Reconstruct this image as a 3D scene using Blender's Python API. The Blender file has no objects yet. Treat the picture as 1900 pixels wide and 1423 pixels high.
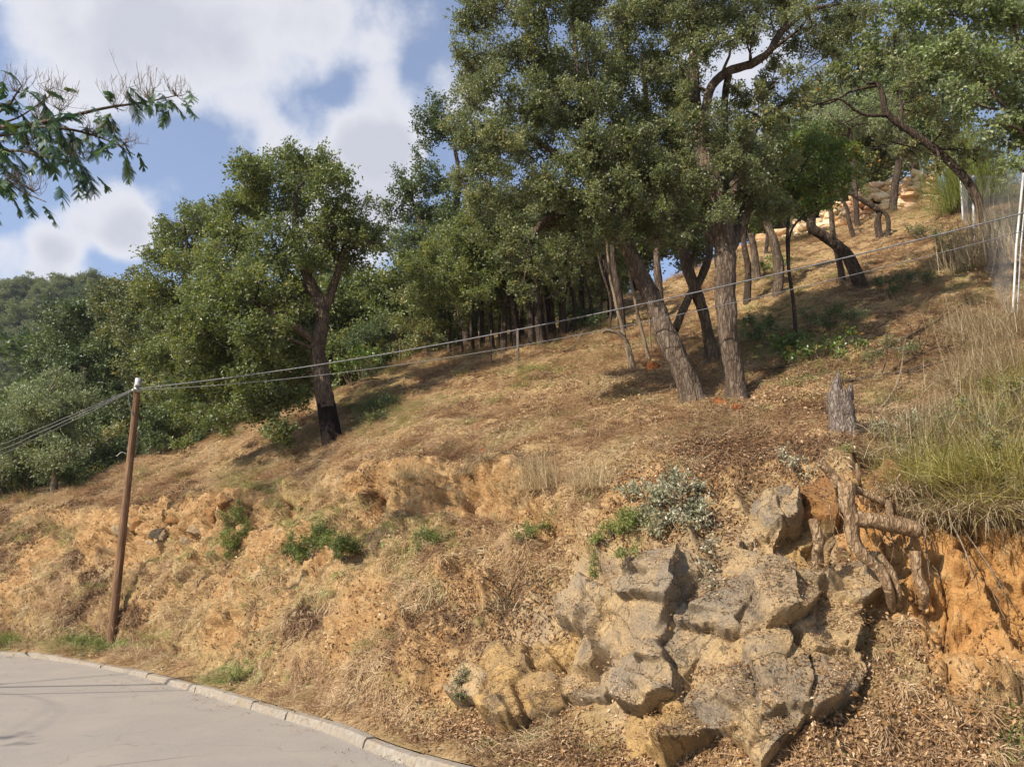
import bpy, math, random
import numpy as np
from mathutils import Vector, Matrix
from mathutils.bvhtree import BVHTree

# ------------------------------------------------------------------ camera, sky, sun, exposure
SC = bpy.context.scene
COL = SC.collection
CAMZ = 1.65
PITCH = math.radians(14.0)
FPX = 1435.0                                   # focal length in photo pixels (1900 wide)
cam_data = bpy.data.cameras.new('camera')
cam_data.sensor_width = 36.0
cam_data.lens = FPX / 1900.0 * 36.0
cam_data.clip_end = 3000.0
cam_data.clip_start = 0.1
cam = bpy.data.objects.new('camera', cam_data)
COL.objects.link(cam)
cam.location = (0, 0, CAMZ)
cam.rotation_euler = (math.pi / 2 + PITCH, 0, 0)
SC.camera = cam

LIGHT = Vector((0.62, 0.49, -0.61)).normalized()      # the way the sunlight travels
SUN_EL = math.asin(-LIGHT.z)
world = bpy.data.worlds.new('World')
SC.world = world
world.use_nodes = True
wn, wl = world.node_tree.nodes, world.node_tree.links
wn.clear()
w_out = wn.new('ShaderNodeOutputWorld')
w_bg = wn.new('ShaderNodeBackground')
w_bg.inputs['Strength'].default_value = 0.105
w_sky = wn.new('ShaderNodeTexSky')
w_sky.sky_type = 'NISHITA'
w_sky.sun_disc = False
w_sky.sun_elevation = SUN_EL
w_sky.sun_rotation = math.atan2(-LIGHT.x, -LIGHT.y)
w_sky.air_density = 1.0
w_sky.dust_density = 1.2
w_sky.ozone_density = 1.5


def wmath(op, a, b=None, c=None):
    n = wn.new('ShaderNodeMath')
    n.operation = op
    for i, v in enumerate((a, b, c)):
        if v is None:
            continue
        if isinstance(v, (int, float)):
            n.inputs[i].default_value = v
        else:
            wl.new(v, n.inputs[i])
    return n.outputs[0]


def ray(px, py):
    xc, yc = (px - 950.0) / FPX, (711.5 - py) / FPX
    fw = math.cos(PITCH) - yc * math.sin(PITCH)
    up = math.sin(PITCH) + yc * math.cos(PITCH)
    return np.array([xc / fw, 1.0, up / fw])


def P(px, py, F):
    return np.array([0, 0, CAMZ]) + F * ray(px, py)


# clouds: noise over the whole sky plus the banks that stand in this part of it
w_tc = wn.new('ShaderNodeTexCoord')
w_sep = wn.new('ShaderNodeSeparateXYZ')
wl.new(w_tc.outputs['Generated'], w_sep.inputs[0])
w_den = wmath('ADD', wmath('MAXIMUM', w_sep.outputs['Z'], 0.0), 0.22)
w_comb = wn.new('ShaderNodeCombineXYZ')
wl.new(wmath('DIVIDE', w_sep.outputs['X'], w_den), w_comb.inputs['X'])
wl.new(wmath('DIVIDE', w_sep.outputs['Y'], w_den), w_comb.inputs['Y'])
w_n1 = wn.new('ShaderNodeTexNoise')
w_n1.inputs['Scale'].default_value = 1.7
w_n1.inputs['Detail'].default_value = 9.0
w_n1.inputs['Roughness'].default_value = 0.56
w_n1.inputs['Distortion'].default_value = 0.35
wl.new(w_comb.outputs[0], w_n1.inputs['Vector'])
w_n2 = wn.new('ShaderNodeTexNoise')
w_n2.inputs['Scale'].default_value = 6.5
w_n2.inputs['Detail'].default_value = 8.0
w_n2.inputs['Roughness'].default_value = 0.6
wl.new(w_tc.outputs['Generated'], w_n2.inputs['Vector'])
dens = wmath('MULTIPLY_ADD', w_n1.outputs['Fac'], 1.5, -0.99)
dens = wmath('ADD', dens, wmath('MULTIPLY_ADD', w_n2.outputs['Fac'], 1.9, -0.95))
for (bx, by, r0, amp) in [(40, 30, 190, .66), (230, -10, 190, .58), (420, 0, 170, .60), (520, 90, 120, .34), (330, 110, 110, .26), (640, -20, 140, .42), (212, 398, 66, .72), (245, 445, 54, .46), (112, 432, 46, .56), (312, 355, 34, .40), (462, 240, 60, .42), (520, 270, 44, .34), (590, 250, 56, .40),
                          (715, 235, 84, .74), (690, 330, 95, .78), (640, 430, 110, .6), (50, 494, 70, .62), (120, 507, 52, .4), (760, 95, 80, .34), (690, 120, 50, .22), (880, 190, 85, .58), (150, 160, 90, .26),
                          (1500, 200, 240, .55), (560, 470, 120, .5), (1250, 60, 200, .3)]:
    d = Vector(ray(bx, by)).normalized()
    vm = wn.new('ShaderNodeVectorMath')
    vm.operation = 'DOT_PRODUCT'
    wl.new(w_tc.outputs['Generated'], vm.inputs[0])
    vm.inputs[1].default_value = d
    mr = wn.new('ShaderNodeMapRange')
    mr.interpolation_type = 'SMOOTHSTEP'
    mr.inputs['From Min'].default_value = math.cos(r0 * 1.25 / FPX)
    mr.inputs['From Max'].default_value = 1.0
    mr.inputs['To Max'].default_value = amp
    wl.new(vm.outputs['Value'], mr.inputs['Value'])
    dens = wmath('ADD', dens, mr.outputs[0])
w_cov = wn.new('ShaderNodeMapRange')
w_cov.interpolation_type = 'SMOOTHSTEP'
w_cov.inputs['From Min'].default_value = 0.02
w_cov.inputs['From Max'].default_value = 0.62
w_cov.inputs["To Min"].default_value = 0.14
w_cov.inputs["To Max"].default_value = 0.96
wl.new(dens, w_cov.inputs['Value'])
w_thk = wn.new('ShaderNodeMapRange')
w_thk.inputs['From Min'].default_value = 0.35
w_thk.inputs['From Max'].default_value = 1.05
wl.new(dens, w_thk.inputs['Value'])
w_cc = wn.new('ShaderNodeMixRGB')
w_cc.inputs['Color1'].default_value = (5.8, 5.8, 6.1, 1)      # thin sunlit cloud
w_cc.inputs['Color2'].default_value = (4.1, 4.2, 4.7, 1)      # thick grey cloud
wl.new(w_thk.outputs[0], w_cc.inputs['Fac'])
w_tint = wn.new('ShaderNodeMixRGB')
w_tint.blend_type = 'MULTIPLY'
w_tint.inputs['Fac'].default_value = 1.0
w_tint.inputs['Color2'].default_value = (1.15, 1.19, 1.30, 1)
wl.new(w_sky.outputs[0], w_tint.inputs['Color1'])
w_mix = wn.new('ShaderNodeMixRGB')
wl.new(w_cov.outputs[0], w_mix.inputs['Fac'])
wl.new(w_tint.outputs[0], w_mix.inputs['Color1'])
wl.new(w_cc.outputs[0], w_mix.inputs['Color2'])
wl.new(w_mix.outputs[0], w_bg.inputs['Color'])
wl.new(w_bg.outputs[0], w_out.inputs['Surface'])

sun_data = bpy.data.lights.new('sun', 'SUN')
sun_data.energy = 5.0
sun_data.angle = math.radians(0.55)
sun_data.color = (1.0, 0.91, 0.79)
sun = bpy.data.objects.new('sun', sun_data)
COL.objects.link(sun)
sun.rotation_euler = LIGHT.to_track_quat('-Z', 'Y').to_euler()
SC.view_settings.view_transform = 'Standard'
SC.view_settings.look = 'None'
SC.view_settings.gamma = 1.0
SC.view_settings.exposure = 0.55
SC.view_settings.use_curve_mapping = False
SC.render.engine = 'CYCLES'
SC.cycles.max_bounces = 6
SC.cycles.diffuse_bounces = 3
SC.cycles.transparent_max_bounces = 4
SC.cycles.use_adaptive_sampling = True

# ------------------------------------------------------------------ helpers
RNG = np.random.default_rng(7)
random.seed(7)


def _hash(ix, iy, iz, s):
    with np.errstate(over='ignore'):
        h = ix.astype(np.uint32) * np.uint32(374761393) + iy.astype(np.uint32) * np.uint32(668265263) + iz.astype(np.uint32) * np.uint32(1274126177) + np.uint32((s * 2654435761) & 0xffffffff)
        h = (h ^ (h >> np.uint32(13))) * np.uint32(1274126177)
        h = (h ^ (h >> np.uint32(15))) * np.uint32(2246822519)
        h = h ^ (h >> np.uint32(16))
    return h.astype(np.float64) / 4294967295.0 * 2 - 1


def vnoise(p, s=0):
    i = np.floor(p)
    f = p - i
    i = i.astype(np.int64)
    u = f * f * f * (f * (f * 6 - 15) + 10)
    x, y, z = i[:, 0], i[:, 1], i[:, 2]
    c = [[[_hash(x + a, y + b, z + d, s) for d in (0, 1)] for b in (0, 1)] for a in (0, 1)]
    ux, uy, uz = u[:, 0], u[:, 1], u[:, 2]
    l = lambda a, b, t: a + (b - a) * t
    return l(l(l(c[0][0][0], c[0][0][1], uz), l(c[0][1][0], c[0][1][1], uz), uy), l(l(c[1][0][0], c[1][0][1], uz), l(c[1][1][0], c[1][1][1], uz), uy), ux)


def fbm(p, freq=1.0, octv=4, s=0, gain=0.5, ridge=False):
    out, a, tot = 0, 1.0, 0
    for o in range(octv):
        v = vnoise(p * freq + 17.3 * o, s + o)
        if ridge:
            v = 1 - 2 * np.abs(v)
        out = out + a * v
        tot += a
        a *= gain
        freq *= 2.03
    return out / tot


def worley(p, freq, s=0):
    q = p * freq
    i = np.floor(q).astype(np.int64)
    n = len(p)
    f1, f2 = np.full(n, 9.0), np.full(n, 9.0)
    hid = np.zeros(n)
    rel = np.zeros((n, 3))
    for a in (-1, 0, 1):
        for b in (-1, 0, 1):
            for c in (-1, 0, 1):
                x, y, z = i[:, 0] + a, i[:, 1] + b, i[:, 2] + c
                pt = np.column_stack([x + .5 + .45 * _hash(x, y, z, s), y + .5 + .45 * _hash(x, y, z, s + 1), z + .5 + .45 * _hash(x, y, z, s + 2)])
                dv = q - pt
                dd = np.sqrt((dv * dv).sum(1))
                m = dd < f1
                f2 = np.where(m, f1, np.minimum(f2, dd))
                hid = np.where(m, _hash(x, y, z, s + 3), hid)
                rel = np.where(m[:, None], dv, rel)
                f1 = np.where(m, dd, f1)
    return f1, f2, hid, rel / freq


def smooth01(x, a, b):
    t = np.clip((x - a) / (b - a), 0, 1)
    return t * t * (3 - 2 * t)


def norm(v):
    return v / (np.linalg.norm(v, axis=-1, keepdims=True) + 1e-9)


class MB:
    """collects quads and triangles; build() links them as one mesh object"""

    def __init__(s):
        s.V, s.Q, s.T, s.A, s.n = [], [], [], [], 0

    def add(s, V, Q=None, T=None, tint=None):
        V = np.asarray(V, float).reshape(-1, 3)
        s.V.append(V)
        if Q is not None and len(Q):
            s.Q.append(np.asarray(Q, np.int64).reshape(-1, 4) + s.n)
        if T is not None and len(T):
            s.T.append(np.asarray(T, np.int64).reshape(-1, 3) + s.n)
        s.A.append(np.full(len(V), .5) if tint is None else np.broadcast_to(np.asarray(tint, float), (len(V),)))
        s.n += len(V)
        return s

    def mesh(s, name, mat=None, origin=None, smooth=True):
        V = np.concatenate(s.V)
        if origin is not None:
            V = V - np.asarray(origin)
        Q = np.concatenate(s.Q) if s.Q else np.zeros((0, 4), np.int64)
        T = np.concatenate(s.T) if s.T else np.zeros((0, 3), np.int64)
        me = bpy.data.meshes.new(name)
        me.vertices.add(len(V))
        me.vertices.foreach_set('co', V.astype(np.float32).ravel())
        loops = np.concatenate([Q.ravel(), T.ravel()]).astype(np.int32)
        me.loops.add(len(loops))
        me.loops.foreach_set('vertex_index', loops)
        nq, nt = len(Q), len(T)
        me.polygons.add(nq + nt)
        ls = np.concatenate([np.arange(nq) * 4, nq * 4 + np.arange(nt) * 3]).astype(np.int32)
        me.polygons.foreach_set('loop_start', ls)
        me.polygons.foreach_set('loop_total', np.concatenate([np.full(nq, 4), np.full(nt, 3)]).astype(np.int32))
        me.polygons.foreach_set('use_smooth', np.full(nq + nt, smooth))
        a = me.attributes.new('tint', 'FLOAT', 'POINT')
        a.data.foreach_set('value', np.concatenate(s.A).astype(np.float32))
        me.update(calc_edges=True)
        me.validate()
        if mat is not None:
            me.materials.append(mat)
        return me

    def build(s, name, mat, parent=None, origin=None, smooth=True):
        me = s.mesh(name, mat, origin, smooth)
        o = bpy.data.objects.new(name, me)
        COL.objects.link(o)
        if parent is not None:
            o.parent = parent
        elif origin is not None:
            o.location = origin
        return o


def tag(o, label, cat, group=None, kind=None):
    o['label'] = label
    if cat:
        o['category'] = cat
    if group:
        o['group'] = group
    if kind:
        o['kind'] = kind
    return o


def empty(name, loc, label, cat, group=None):
    o = bpy.data.objects.new(name, None)
    o.empty_display_size = .3
    COL.objects.link(o)
    o.location = [float(c) for c in loc]
    return tag(o, label, cat, group)


def kids(o):
    return [c for c in bpy.data.objects if c.parent == o]


def copy_thing(parts, root, loc, rz, sc, label, group=None):
    r = root.copy()
    COL.objects.link(r)
    r.location = [float(c) for c in loc]
    r.rotation_euler = (0, 0, rz)
    r.scale = (sc, sc, sc) if isinstance(sc, (int, float)) else sc
    r['label'] = label
    if group:
        r['group'] = group
    for ch in parts:
        c = ch.copy()
        COL.objects.link(c)
        c.parent = r
    return r


def catmull(pts, n):
    p = np.asarray(pts, float)
    if len(p) == 2:
        t = np.linspace(0, 1, n)[:, None]
        return p[0] * (1 - t) + p[1] * t
    q = np.vstack([2 * p[0] - p[1], p, 2 * p[-1] - p[-2]])
    out = []
    t = np.linspace(0, len(p) - 1, n)
    for u in t:
        k = min(int(u), len(p) - 2)
        f = u - k
        a, b, c, d = q[k], q[k + 1], q[k + 2], q[k + 3]
        out.append(.5 * ((2 * b) + (c - a) * f + (2 * a - 5 * b + 4 * c - d) * f * f + (3 * b - a - 3 * c + d) * f ** 3))
    return np.array(out)


def tube(mb, pts, rad, seg=8, rough=0.0, rf=6.0, cap0=False, cap1=False, tint=.5, seed=0):
    p = np.asarray(pts, float)
    n = len(p)
    rad = np.interp(np.linspace(0, 1, n), np.linspace(0, 1, len(np.atleast_1d(rad))), np.atleast_1d(rad)) if np.ndim(rad) else np.full(n, rad)
    t = norm(np.gradient(p, axis=0))
    ref = np.array([0.0, 0, 1]) if abs(t[:, 2]).mean() < .8 else np.array([1.0, 0, 0])
    u = norm(np.cross(t, ref))
    for k in range(1, n):                      # parallel transport
        v = u[k - 1] - t[k] * np.dot(u[k - 1], t[k])
        u[k] = v / (np.linalg.norm(v) + 1e-9)
    w = np.cross(t, u)
    a = np.linspace(0, 2 * math.pi, seg, endpoint=False)
    ring = u[:, None, :] * np.cos(a)[None, :, None] + w[:, None, :] * np.sin(a)[None, :, None]
    if rough:
        q = (p[:, None, :] + ring * rad[:, None, None]).reshape(-1, 3) * np.array([rf, rf, rf * .35])
        nz = fbm(q, 1.0, 3, seed + 31, ridge=True).reshape(n, seg)
        R = rad[:, None] * (1 + rough * nz)
    else:
        R = np.repeat(rad[:, None], seg, 1)
    V = (p[:, None, :] + ring * R[:, :, None]).reshape(-1, 3)
    i = np.arange(n - 1)[:, None] * seg
    j = np.arange(seg)[None, :]
    j2 = (j + 1) % seg
    Q = np.stack([i + j, i + j2, i + seg + j2, i + seg + j], -1).reshape(-1, 4)
    T = []
    V2 = [V]
    k = len(V)
    if cap0:
        V2.append(p[:1])
        T += [(k, (c + 1) % seg, c) for c in range(seg)]
        k += 1
    if cap1:
        V2.append(p[-1:])
        b = (n - 1) * seg
        T += [(k, b + c, b + (c + 1) % seg) for c in range(seg)]
        k += 1
    mb.add(np.vstack(V2), Q, T, tint)


# ------------------------------------------------------------------ materials
def new_mat(name):
    m = bpy.data.materials.new(name)
    m.use_nodes = True
    nt = m.node_tree
    return m, nt.nodes, nt.links, nt.nodes['Principled BSDF']


def ramp(N, L, src, stops):
    r = N.new('ShaderNodeValToRGB')
    e = r.color_ramp.elements
    while len(e) < len(stops):
        e.new(0.5)
    for k, (pos, c) in enumerate(stops):
        e[k].position = pos
        e[k].color = (*c, 1)
    L.new(src, r.inputs[0])
    return r.outputs[0]


def noise(N, L, scale, detail=5, rough=.6, vec=None, coord='Object', dist=0.0):
    if vec is None:
        t = N.new('ShaderNodeTexCoord')
        vec = t.outputs[coord]
    n = N.new('ShaderNodeTexNoise')
    n.inputs['Scale'].default_value = scale
    n.inputs['Detail'].default_value = detail
    n.inputs['Roughness'].default_value = rough
    n.inputs['Distortion'].default_value = dist
    L.new(vec, n.inputs['Vector'])
    return n.outputs['Fac']


def mapped(N, L, scale, coord='Object'):
    t = N.new('ShaderNodeTexCoord')
    m = N.new('ShaderNodeMapping')
    m.inputs['Scale'].default_value = scale
    L.new(t.outputs[coord], m.inputs['Vector'])
    return m.outputs[0]


def mixc(N, L, fac, a, b, mode='MIX'):
    n = N.new('ShaderNodeMixRGB')
    n.blend_type = mode
    for inp, v in ((n.inputs[0], fac), (n.inputs[1], a), (n.inputs[2], b)):
        if isinstance(v, (int, float)):
            inp.default_value = v
        elif isinstance(v, tuple):
            inp.default_value = (*v, 1)
        else:
            L.new(v, inp)
    return n.outputs[0]


def attr(N, name, typ='GEOMETRY'):
    a = N.new('ShaderNodeAttribute')
    a.attribute_name = name
    a.attribute_type = typ
    return a


def bump(N, L, B, src, strength=.6, dist=.02):
    b = N.new('ShaderNodeBump')
    b.inputs['Strength'].default_value = strength
    b.inputs['Distance'].default_value = dist
    L.new(src, b.inputs['Height'])
    L.new(b.outputs[0], B.inputs['Normal'])


def leaf_mat(name, stops, back=None, rough=.45, trans=.28, spec=.4, geo='GEOMETRY'):
    m, N, L, B = new_mat(name)
    c = ramp(N, L, attr(N, 'tint', geo).outputs['Fac'], stops)
    if back:
        g = N.new('ShaderNodeNewGeometry')
        c2 = mixc(N, L, g.outputs['Backfacing'], c, back)
    else:
        c2 = c
    L.new(c2, B.inputs['Base Color'])
    B.inputs['Roughness'].default_value = rough
    B.inputs['Specular IOR Level'].default_value = spec
    tr = N.new('ShaderNodeBsdfTranslucent')
    hs = N.new('ShaderNodeHueSaturation')
    hs.inputs['Saturation'].default_value = 1.15
    hs.inputs['Value'].default_value = 1.5
    hs.inputs['Hue'].default_value = .485
    L.new(c, hs.inputs['Color'])
    L.new(hs.outputs[0], tr.inputs['Color'])
    mx = N.new('ShaderNodeMixShader')
    mx.inputs[0].default_value = trans
    L.new(B.outputs[0], mx.inputs[1])
    L.new(tr.outputs[0], mx.inputs[2])
    L.new(mx.outputs[0], N['Material Output'].inputs['Surface'])
    return m


M = {}
M['oak_leaf'] = leaf_mat('oak_leaf', [(0, (.052, .070, .022)), (.45, (.130, .158, .052)), (.8, (.20, .222, .082)), (1, (.29, .25, .08))], back=(.205, .225, .135), rough=.42, spec=.5, trans=.36)
M['oak_leaf_fresh'] = leaf_mat('oak_leaf_fresh', [(0, (.058, .082, .022)), (.45, (.124, .160, .042)), (.85, (.20, .226, .064)), (1, (.30, .25, .06))], back=(.19, .215, .11), trans=.38, rough=.42, spec=.5)
M['dark_leaf'] = leaf_mat('dark_leaf', [(0, (.038, .060, .022)), (.5, (.088, .126, .040)), (1, (.155, .19, .06))], back=(.12, .145, .08))
M['pale_leaf'] = leaf_mat('pale_leaf', [(0, (.11, .14, .055)), (.5, (.20, .24, .10)), (1, (.29, .32, .16))], back=(.26, .28, .17))
M['bright_leaf'] = leaf_mat('bright_leaf', [(0, (.050, .085, .018)), (.5, (.105, .165, .032)), (.9, (.19, .25, .05)), (1, (.34, .17, .04))], rough=.36, trans=.35, spec=.6)
M['yellow_leaf'] = leaf_mat('yellow_leaf', [(0, (.085, .105, .034)), (.5, (.16, .18, .055)), (.85, (.25, .225, .07)), (1, (.34, .18, .045))], back=(.19, .20, .12))
M['creeper_leaf'] = leaf_mat('creeper_leaf', [(0, (.085, .125, .035)), (.5, (.185, .235, .08)), (1, (.30, .33, .15))], back=(.25, .28, .16), rough=.4, trans=.36)
M['grey_leaf'] = leaf_mat('grey_leaf', [(0, (.13, .14, .07)), (.5, (.27, .275, .16)), (1, (.50, .46, .32))], back=(.42, .40, .29))
M['feather_leaf'] = leaf_mat('feather_leaf', [(0, (.028, .060, .034)), (.5, (.055, .105, .045)), (1, (.11, .17, .04))], trans=.3)
M['far_leaf'] = leaf_mat('far_leaf', [(0, (.044, .072, .026)), (.5, (.09, .128, .040)), (1, (.165, .19, .06))], trans=.28)
M['dry_stem'] = leaf_mat('dry_stem', [(0, (.16, .115, .065)), (.5, (.33, .255, .14)), (1, (.50, .42, .27))], trans=.2, spec=.2)
M['green_broom'] = leaf_mat('green_broom', [(0, (.08, .11, .025)), (.5, (.17, .21, .05)), (1, (.30, .30, .09))], trans=.3, spec=.3)
M['straw_stem'] = leaf_mat('straw_stem', [(0, (.30, .23, .12)), (.5, (.46, .37, .21)), (1, (.62, .53, .34))], trans=.25, spec=.2)
M['broom_stem'] = leaf_mat('broom_stem', [(0, (.14, .135, .032)), (.5, (.30, .265, .075)), (1, (.47, .40, .16))], trans=.25, spec=.2)
M['grass'] = leaf_mat('grass', [(0, (.20, .125, .07)), (.30, (.40, .275, .155)), (.62, (.56, .45, .275)), (.74, (.36, .32, .145)), (1, (.15, .22, .05))], trans=.28, spec=.25, geo='INSTANCER')
M['litter'] = leaf_mat('litter', [(0, (.085, .045, .022)), (.45, (.24, .135, .062)), (.8, (.42, .28, .145)), (1, (.62, .49, .32))], trans=.12, spec=.3, geo='INSTANCER')
M['weed'] = leaf_mat('weed', [(0, (.07, .095, .025)), (.5, (.14, .185, .045)), (1, (.27, .27, .085))], trans=.3)


def bark(name, lo, mid, hi, sc=(9, 9, 2.2), strength=.9):
    m, N, L, B = new_mat(name)
    v = mapped(N, L, sc)
    n1 = noise(N, L, 1.0, 6, .65, v, dist=.6)
    n2 = noise(N, L, .55, 3, .5, mapped(N, L, (2.3, 2.3, 2.3)))
    c = ramp(N, L, n1, [(.30, lo), (.5, mid), (.72, hi)])
    c = mixc(N, L, .35, c, ramp(N, L, n2, [(.3, lo), (.7, hi)]))
    vo = N.new('ShaderNodeTexVoronoi')
    vo.feature = 'DISTANCE_TO_EDGE'
    vo.inputs['Scale'].default_value = 1.5
    wv = N.new('ShaderNodeVectorMath')
    wv.operation = 'MULTIPLY_ADD'
    wn_ = N.new('ShaderNodeTexNoise')
    wn_.inputs['Scale'].default_value = 1.4
    wn_.inputs['Detail'].default_value = 4
    L.new(v, wn_.inputs['Vector'])
    L.new(wn_.outputs['Color'], wv.inputs[0])
    wv.inputs[1].default_value = (1.3, 1.3, 1.3)
    L.new(v, wv.inputs[2])
    L.new(wv.outputs[0], vo.inputs['Vector'])
    crack = ramp(N, L, vo.outputs['Distance'], [(0.0, (1, 1, 1)), (.16, (0, 0, 0))])
    c = mixc(N, L, crack, c, mixc(N, L, .75, c, lo))
    hh = N.new('ShaderNodeMath')
    hh.operation = 'MULTIPLY_ADD'
    hh.inputs[1].default_value = 1.2
    L.new(vo.outputs['Distance'], hh.inputs[0])
    L.new(n1, hh.inputs[2])
    n1 = hh.outputs[0]
    L.new(c, B.inputs['Base Color'])
    B.inputs['Roughness'].default_value = .9
    B.inputs['Specular IOR Level'].default_value = .15
    bump(N, L, B, n1, strength, .06)
    return m


M['bark'] = bark('bark', (.036, .024, .016), (.125, .088, .060), (.29, .225, .165))
M['bark_dark'] = bark('bark_dark', (.022, .015, .011), (.075, .052, .037), (.16, .12, .088))
M['peeled'] = bark('peeled', (.006, .004, .004), (.014, .009, .008), (.035, .022, .017), (4, 4, 1.2), .5)
M['root'] = bark('root', (.13, .075, .038), (.34, .225, .125), (.52, .39, .24), (14, 14, 5), .8)
M['stump'] = bark('stump', (.065, .045, .035), (.24, .19, .15), (.43, .36, .29), (16, 16, 4), 1.0)
M['twig'] = bark('twig', (.09, .065, .045), (.22, .165, .11), (.38, .30, .20), (20, 20, 6), .3)
M['rust_wood'] = bark('rust_wood', (.10, .028, .010), (.30, .095, .028), (.46, .20, .07), (10, 10, 3), .8)
M['pole_wood'] = bark('pole_wood', (.085, .044, .024), (.20, .112, .062), (.33, .215, .13), (26, 26, 1.0), .35)


def rock_mat(name, weather, fresh, stain, wcover=.5, sc=1.0):
    m, N, L, B = new_mat(name)
    big = noise(N, L, 1.7 * sc, 8, .68, dist=.8)
    mid = noise(N, L, 6.0 * sc, 8, .70, dist=.4)
    fine = noise(N, L, 48 * sc, 6, .75)
    c = mixc(N, L, ramp(N, L, big, [(wcover - .09, (0, 0, 0)), (wcover + .06, (1, 1, 1))]), fresh, weather)
    c = mixc(N, L, ramp(N, L, mid, [(.50, (0, 0, 0)), (.66, (.8, .8, .8))]), c, stain)
    c = mixc(N, L, ramp(N, L, noise(N, L, 3.1 * sc, 7, .72), [(.55, (0, 0, 0)), (.68, (.8, .8, .8))]), c, (.11, .092, .078))
    c = mixc(N, L, ramp(N, L, fine, [(.34, (.8, .8, .8)), (.58, (0, 0, 0))]), c, mixc(N, L, .62, c, (.05, .035, .025)))
    c = mixc(N, L, ramp(N, L, fine, [(.60, (0, 0, 0)), (.76, (.5, .5, .5))]), c, (.52, .44, .33))
    vo = N.new('ShaderNodeTexVoronoi')
    vo.feature = 'DISTANCE_TO_EDGE'
    vo.inputs['Scale'].default_value = 1.5 * sc
    wv = N.new('ShaderNodeVectorMath')
    wv.operation = 'MULTIPLY_ADD'
    nz = N.new('ShaderNodeTexNoise')
    nz.inputs['Scale'].default_value = 3.0 * sc
    nz.inputs['Detail'].default_value = 6
    tc = N.new('ShaderNodeTexCoord')
    L.new(tc.outputs['Object'], nz.inputs['Vector'])
    L.new(nz.outputs['Color'], wv.inputs[0])
    wv.inputs[1].default_value = (.8, .8, .8)
    L.new(tc.outputs['Object'], wv.inputs[2])
    L.new(wv.outputs[0], vo.inputs['Vector'])
    crk = ramp(N, L, vo.outputs['Distance'], [(0, (0, 0, 0)), (.018, (1, 1, 1))])
    c = mixc(N, L, crk, mixc(N, L, .6, c, (.05, .035, .022)), c)
    L.new(c, B.inputs['Base Color'])
    B.inputs['Roughness'].default_value = .9
    B.inputs['Specular IOR Level'].default_value = .2
    h = N.new('ShaderNodeMath')
    h.operation = 'MULTIPLY_ADD'
    h.inputs[1].default_value = 2.6
    L.new(mid, h.inputs[0])
    L.new(fine, h.inputs[2])
    h2 = N.new('ShaderNodeMath')
    h2.operation = 'MULTIPLY_ADD'
    h2.inputs[1].default_value = .5
    L.new(crk, h2.inputs[0])
    L.new(h.outputs[0], h2.inputs[2])
    bump(N, L, B, h2.outputs[0], .9, .035)
    return m


M['rock'] = rock_mat('rock', (.325, .26, .18), (.52, .365, .185), (.45, .34, .21), .47)
M['rock_tan'] = rock_mat('rock_tan', (.34, .265, .175), (.55, .385, .195), (.47, .34, .20), .53)
M['rock_ochre'] = rock_mat('rock_ochre', (.26, .185, .105), (.54, .35, .14), (.38, .235, .10), .52)
M['clay_rock'] = rock_mat('clay_rock', (.38, .19, .07), (.50, .27, .095), (.30, .13, .045), .5, 1.5)
m, N, L, B = new_mat('wall_stone')
oi_ = N.new('ShaderNodeObjectInfo')
c_ = ramp(N, L, oi_.outputs['Random'], [(0, (.62, .47, .28)), (.35, (.72, .58, .37)), (.6, (.58, .36, .17)), (.8, (.55, .30, .18)), (1, (.70, .55, .36))])
nz_ = noise(N, L, 9, 7, .7)
L.new(mixc(N, L, ramp(N, L, nz_, [(.32, (.6, .6, .6)), (.52, (0, 0, 0))]), c_, (.24, .14, .075)), B.inputs['Base Color'])
B.inputs['Roughness'].default_value = .9
bump(N, L, B, nz_, .7, .03)
M['wall_stone'] = m

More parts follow.
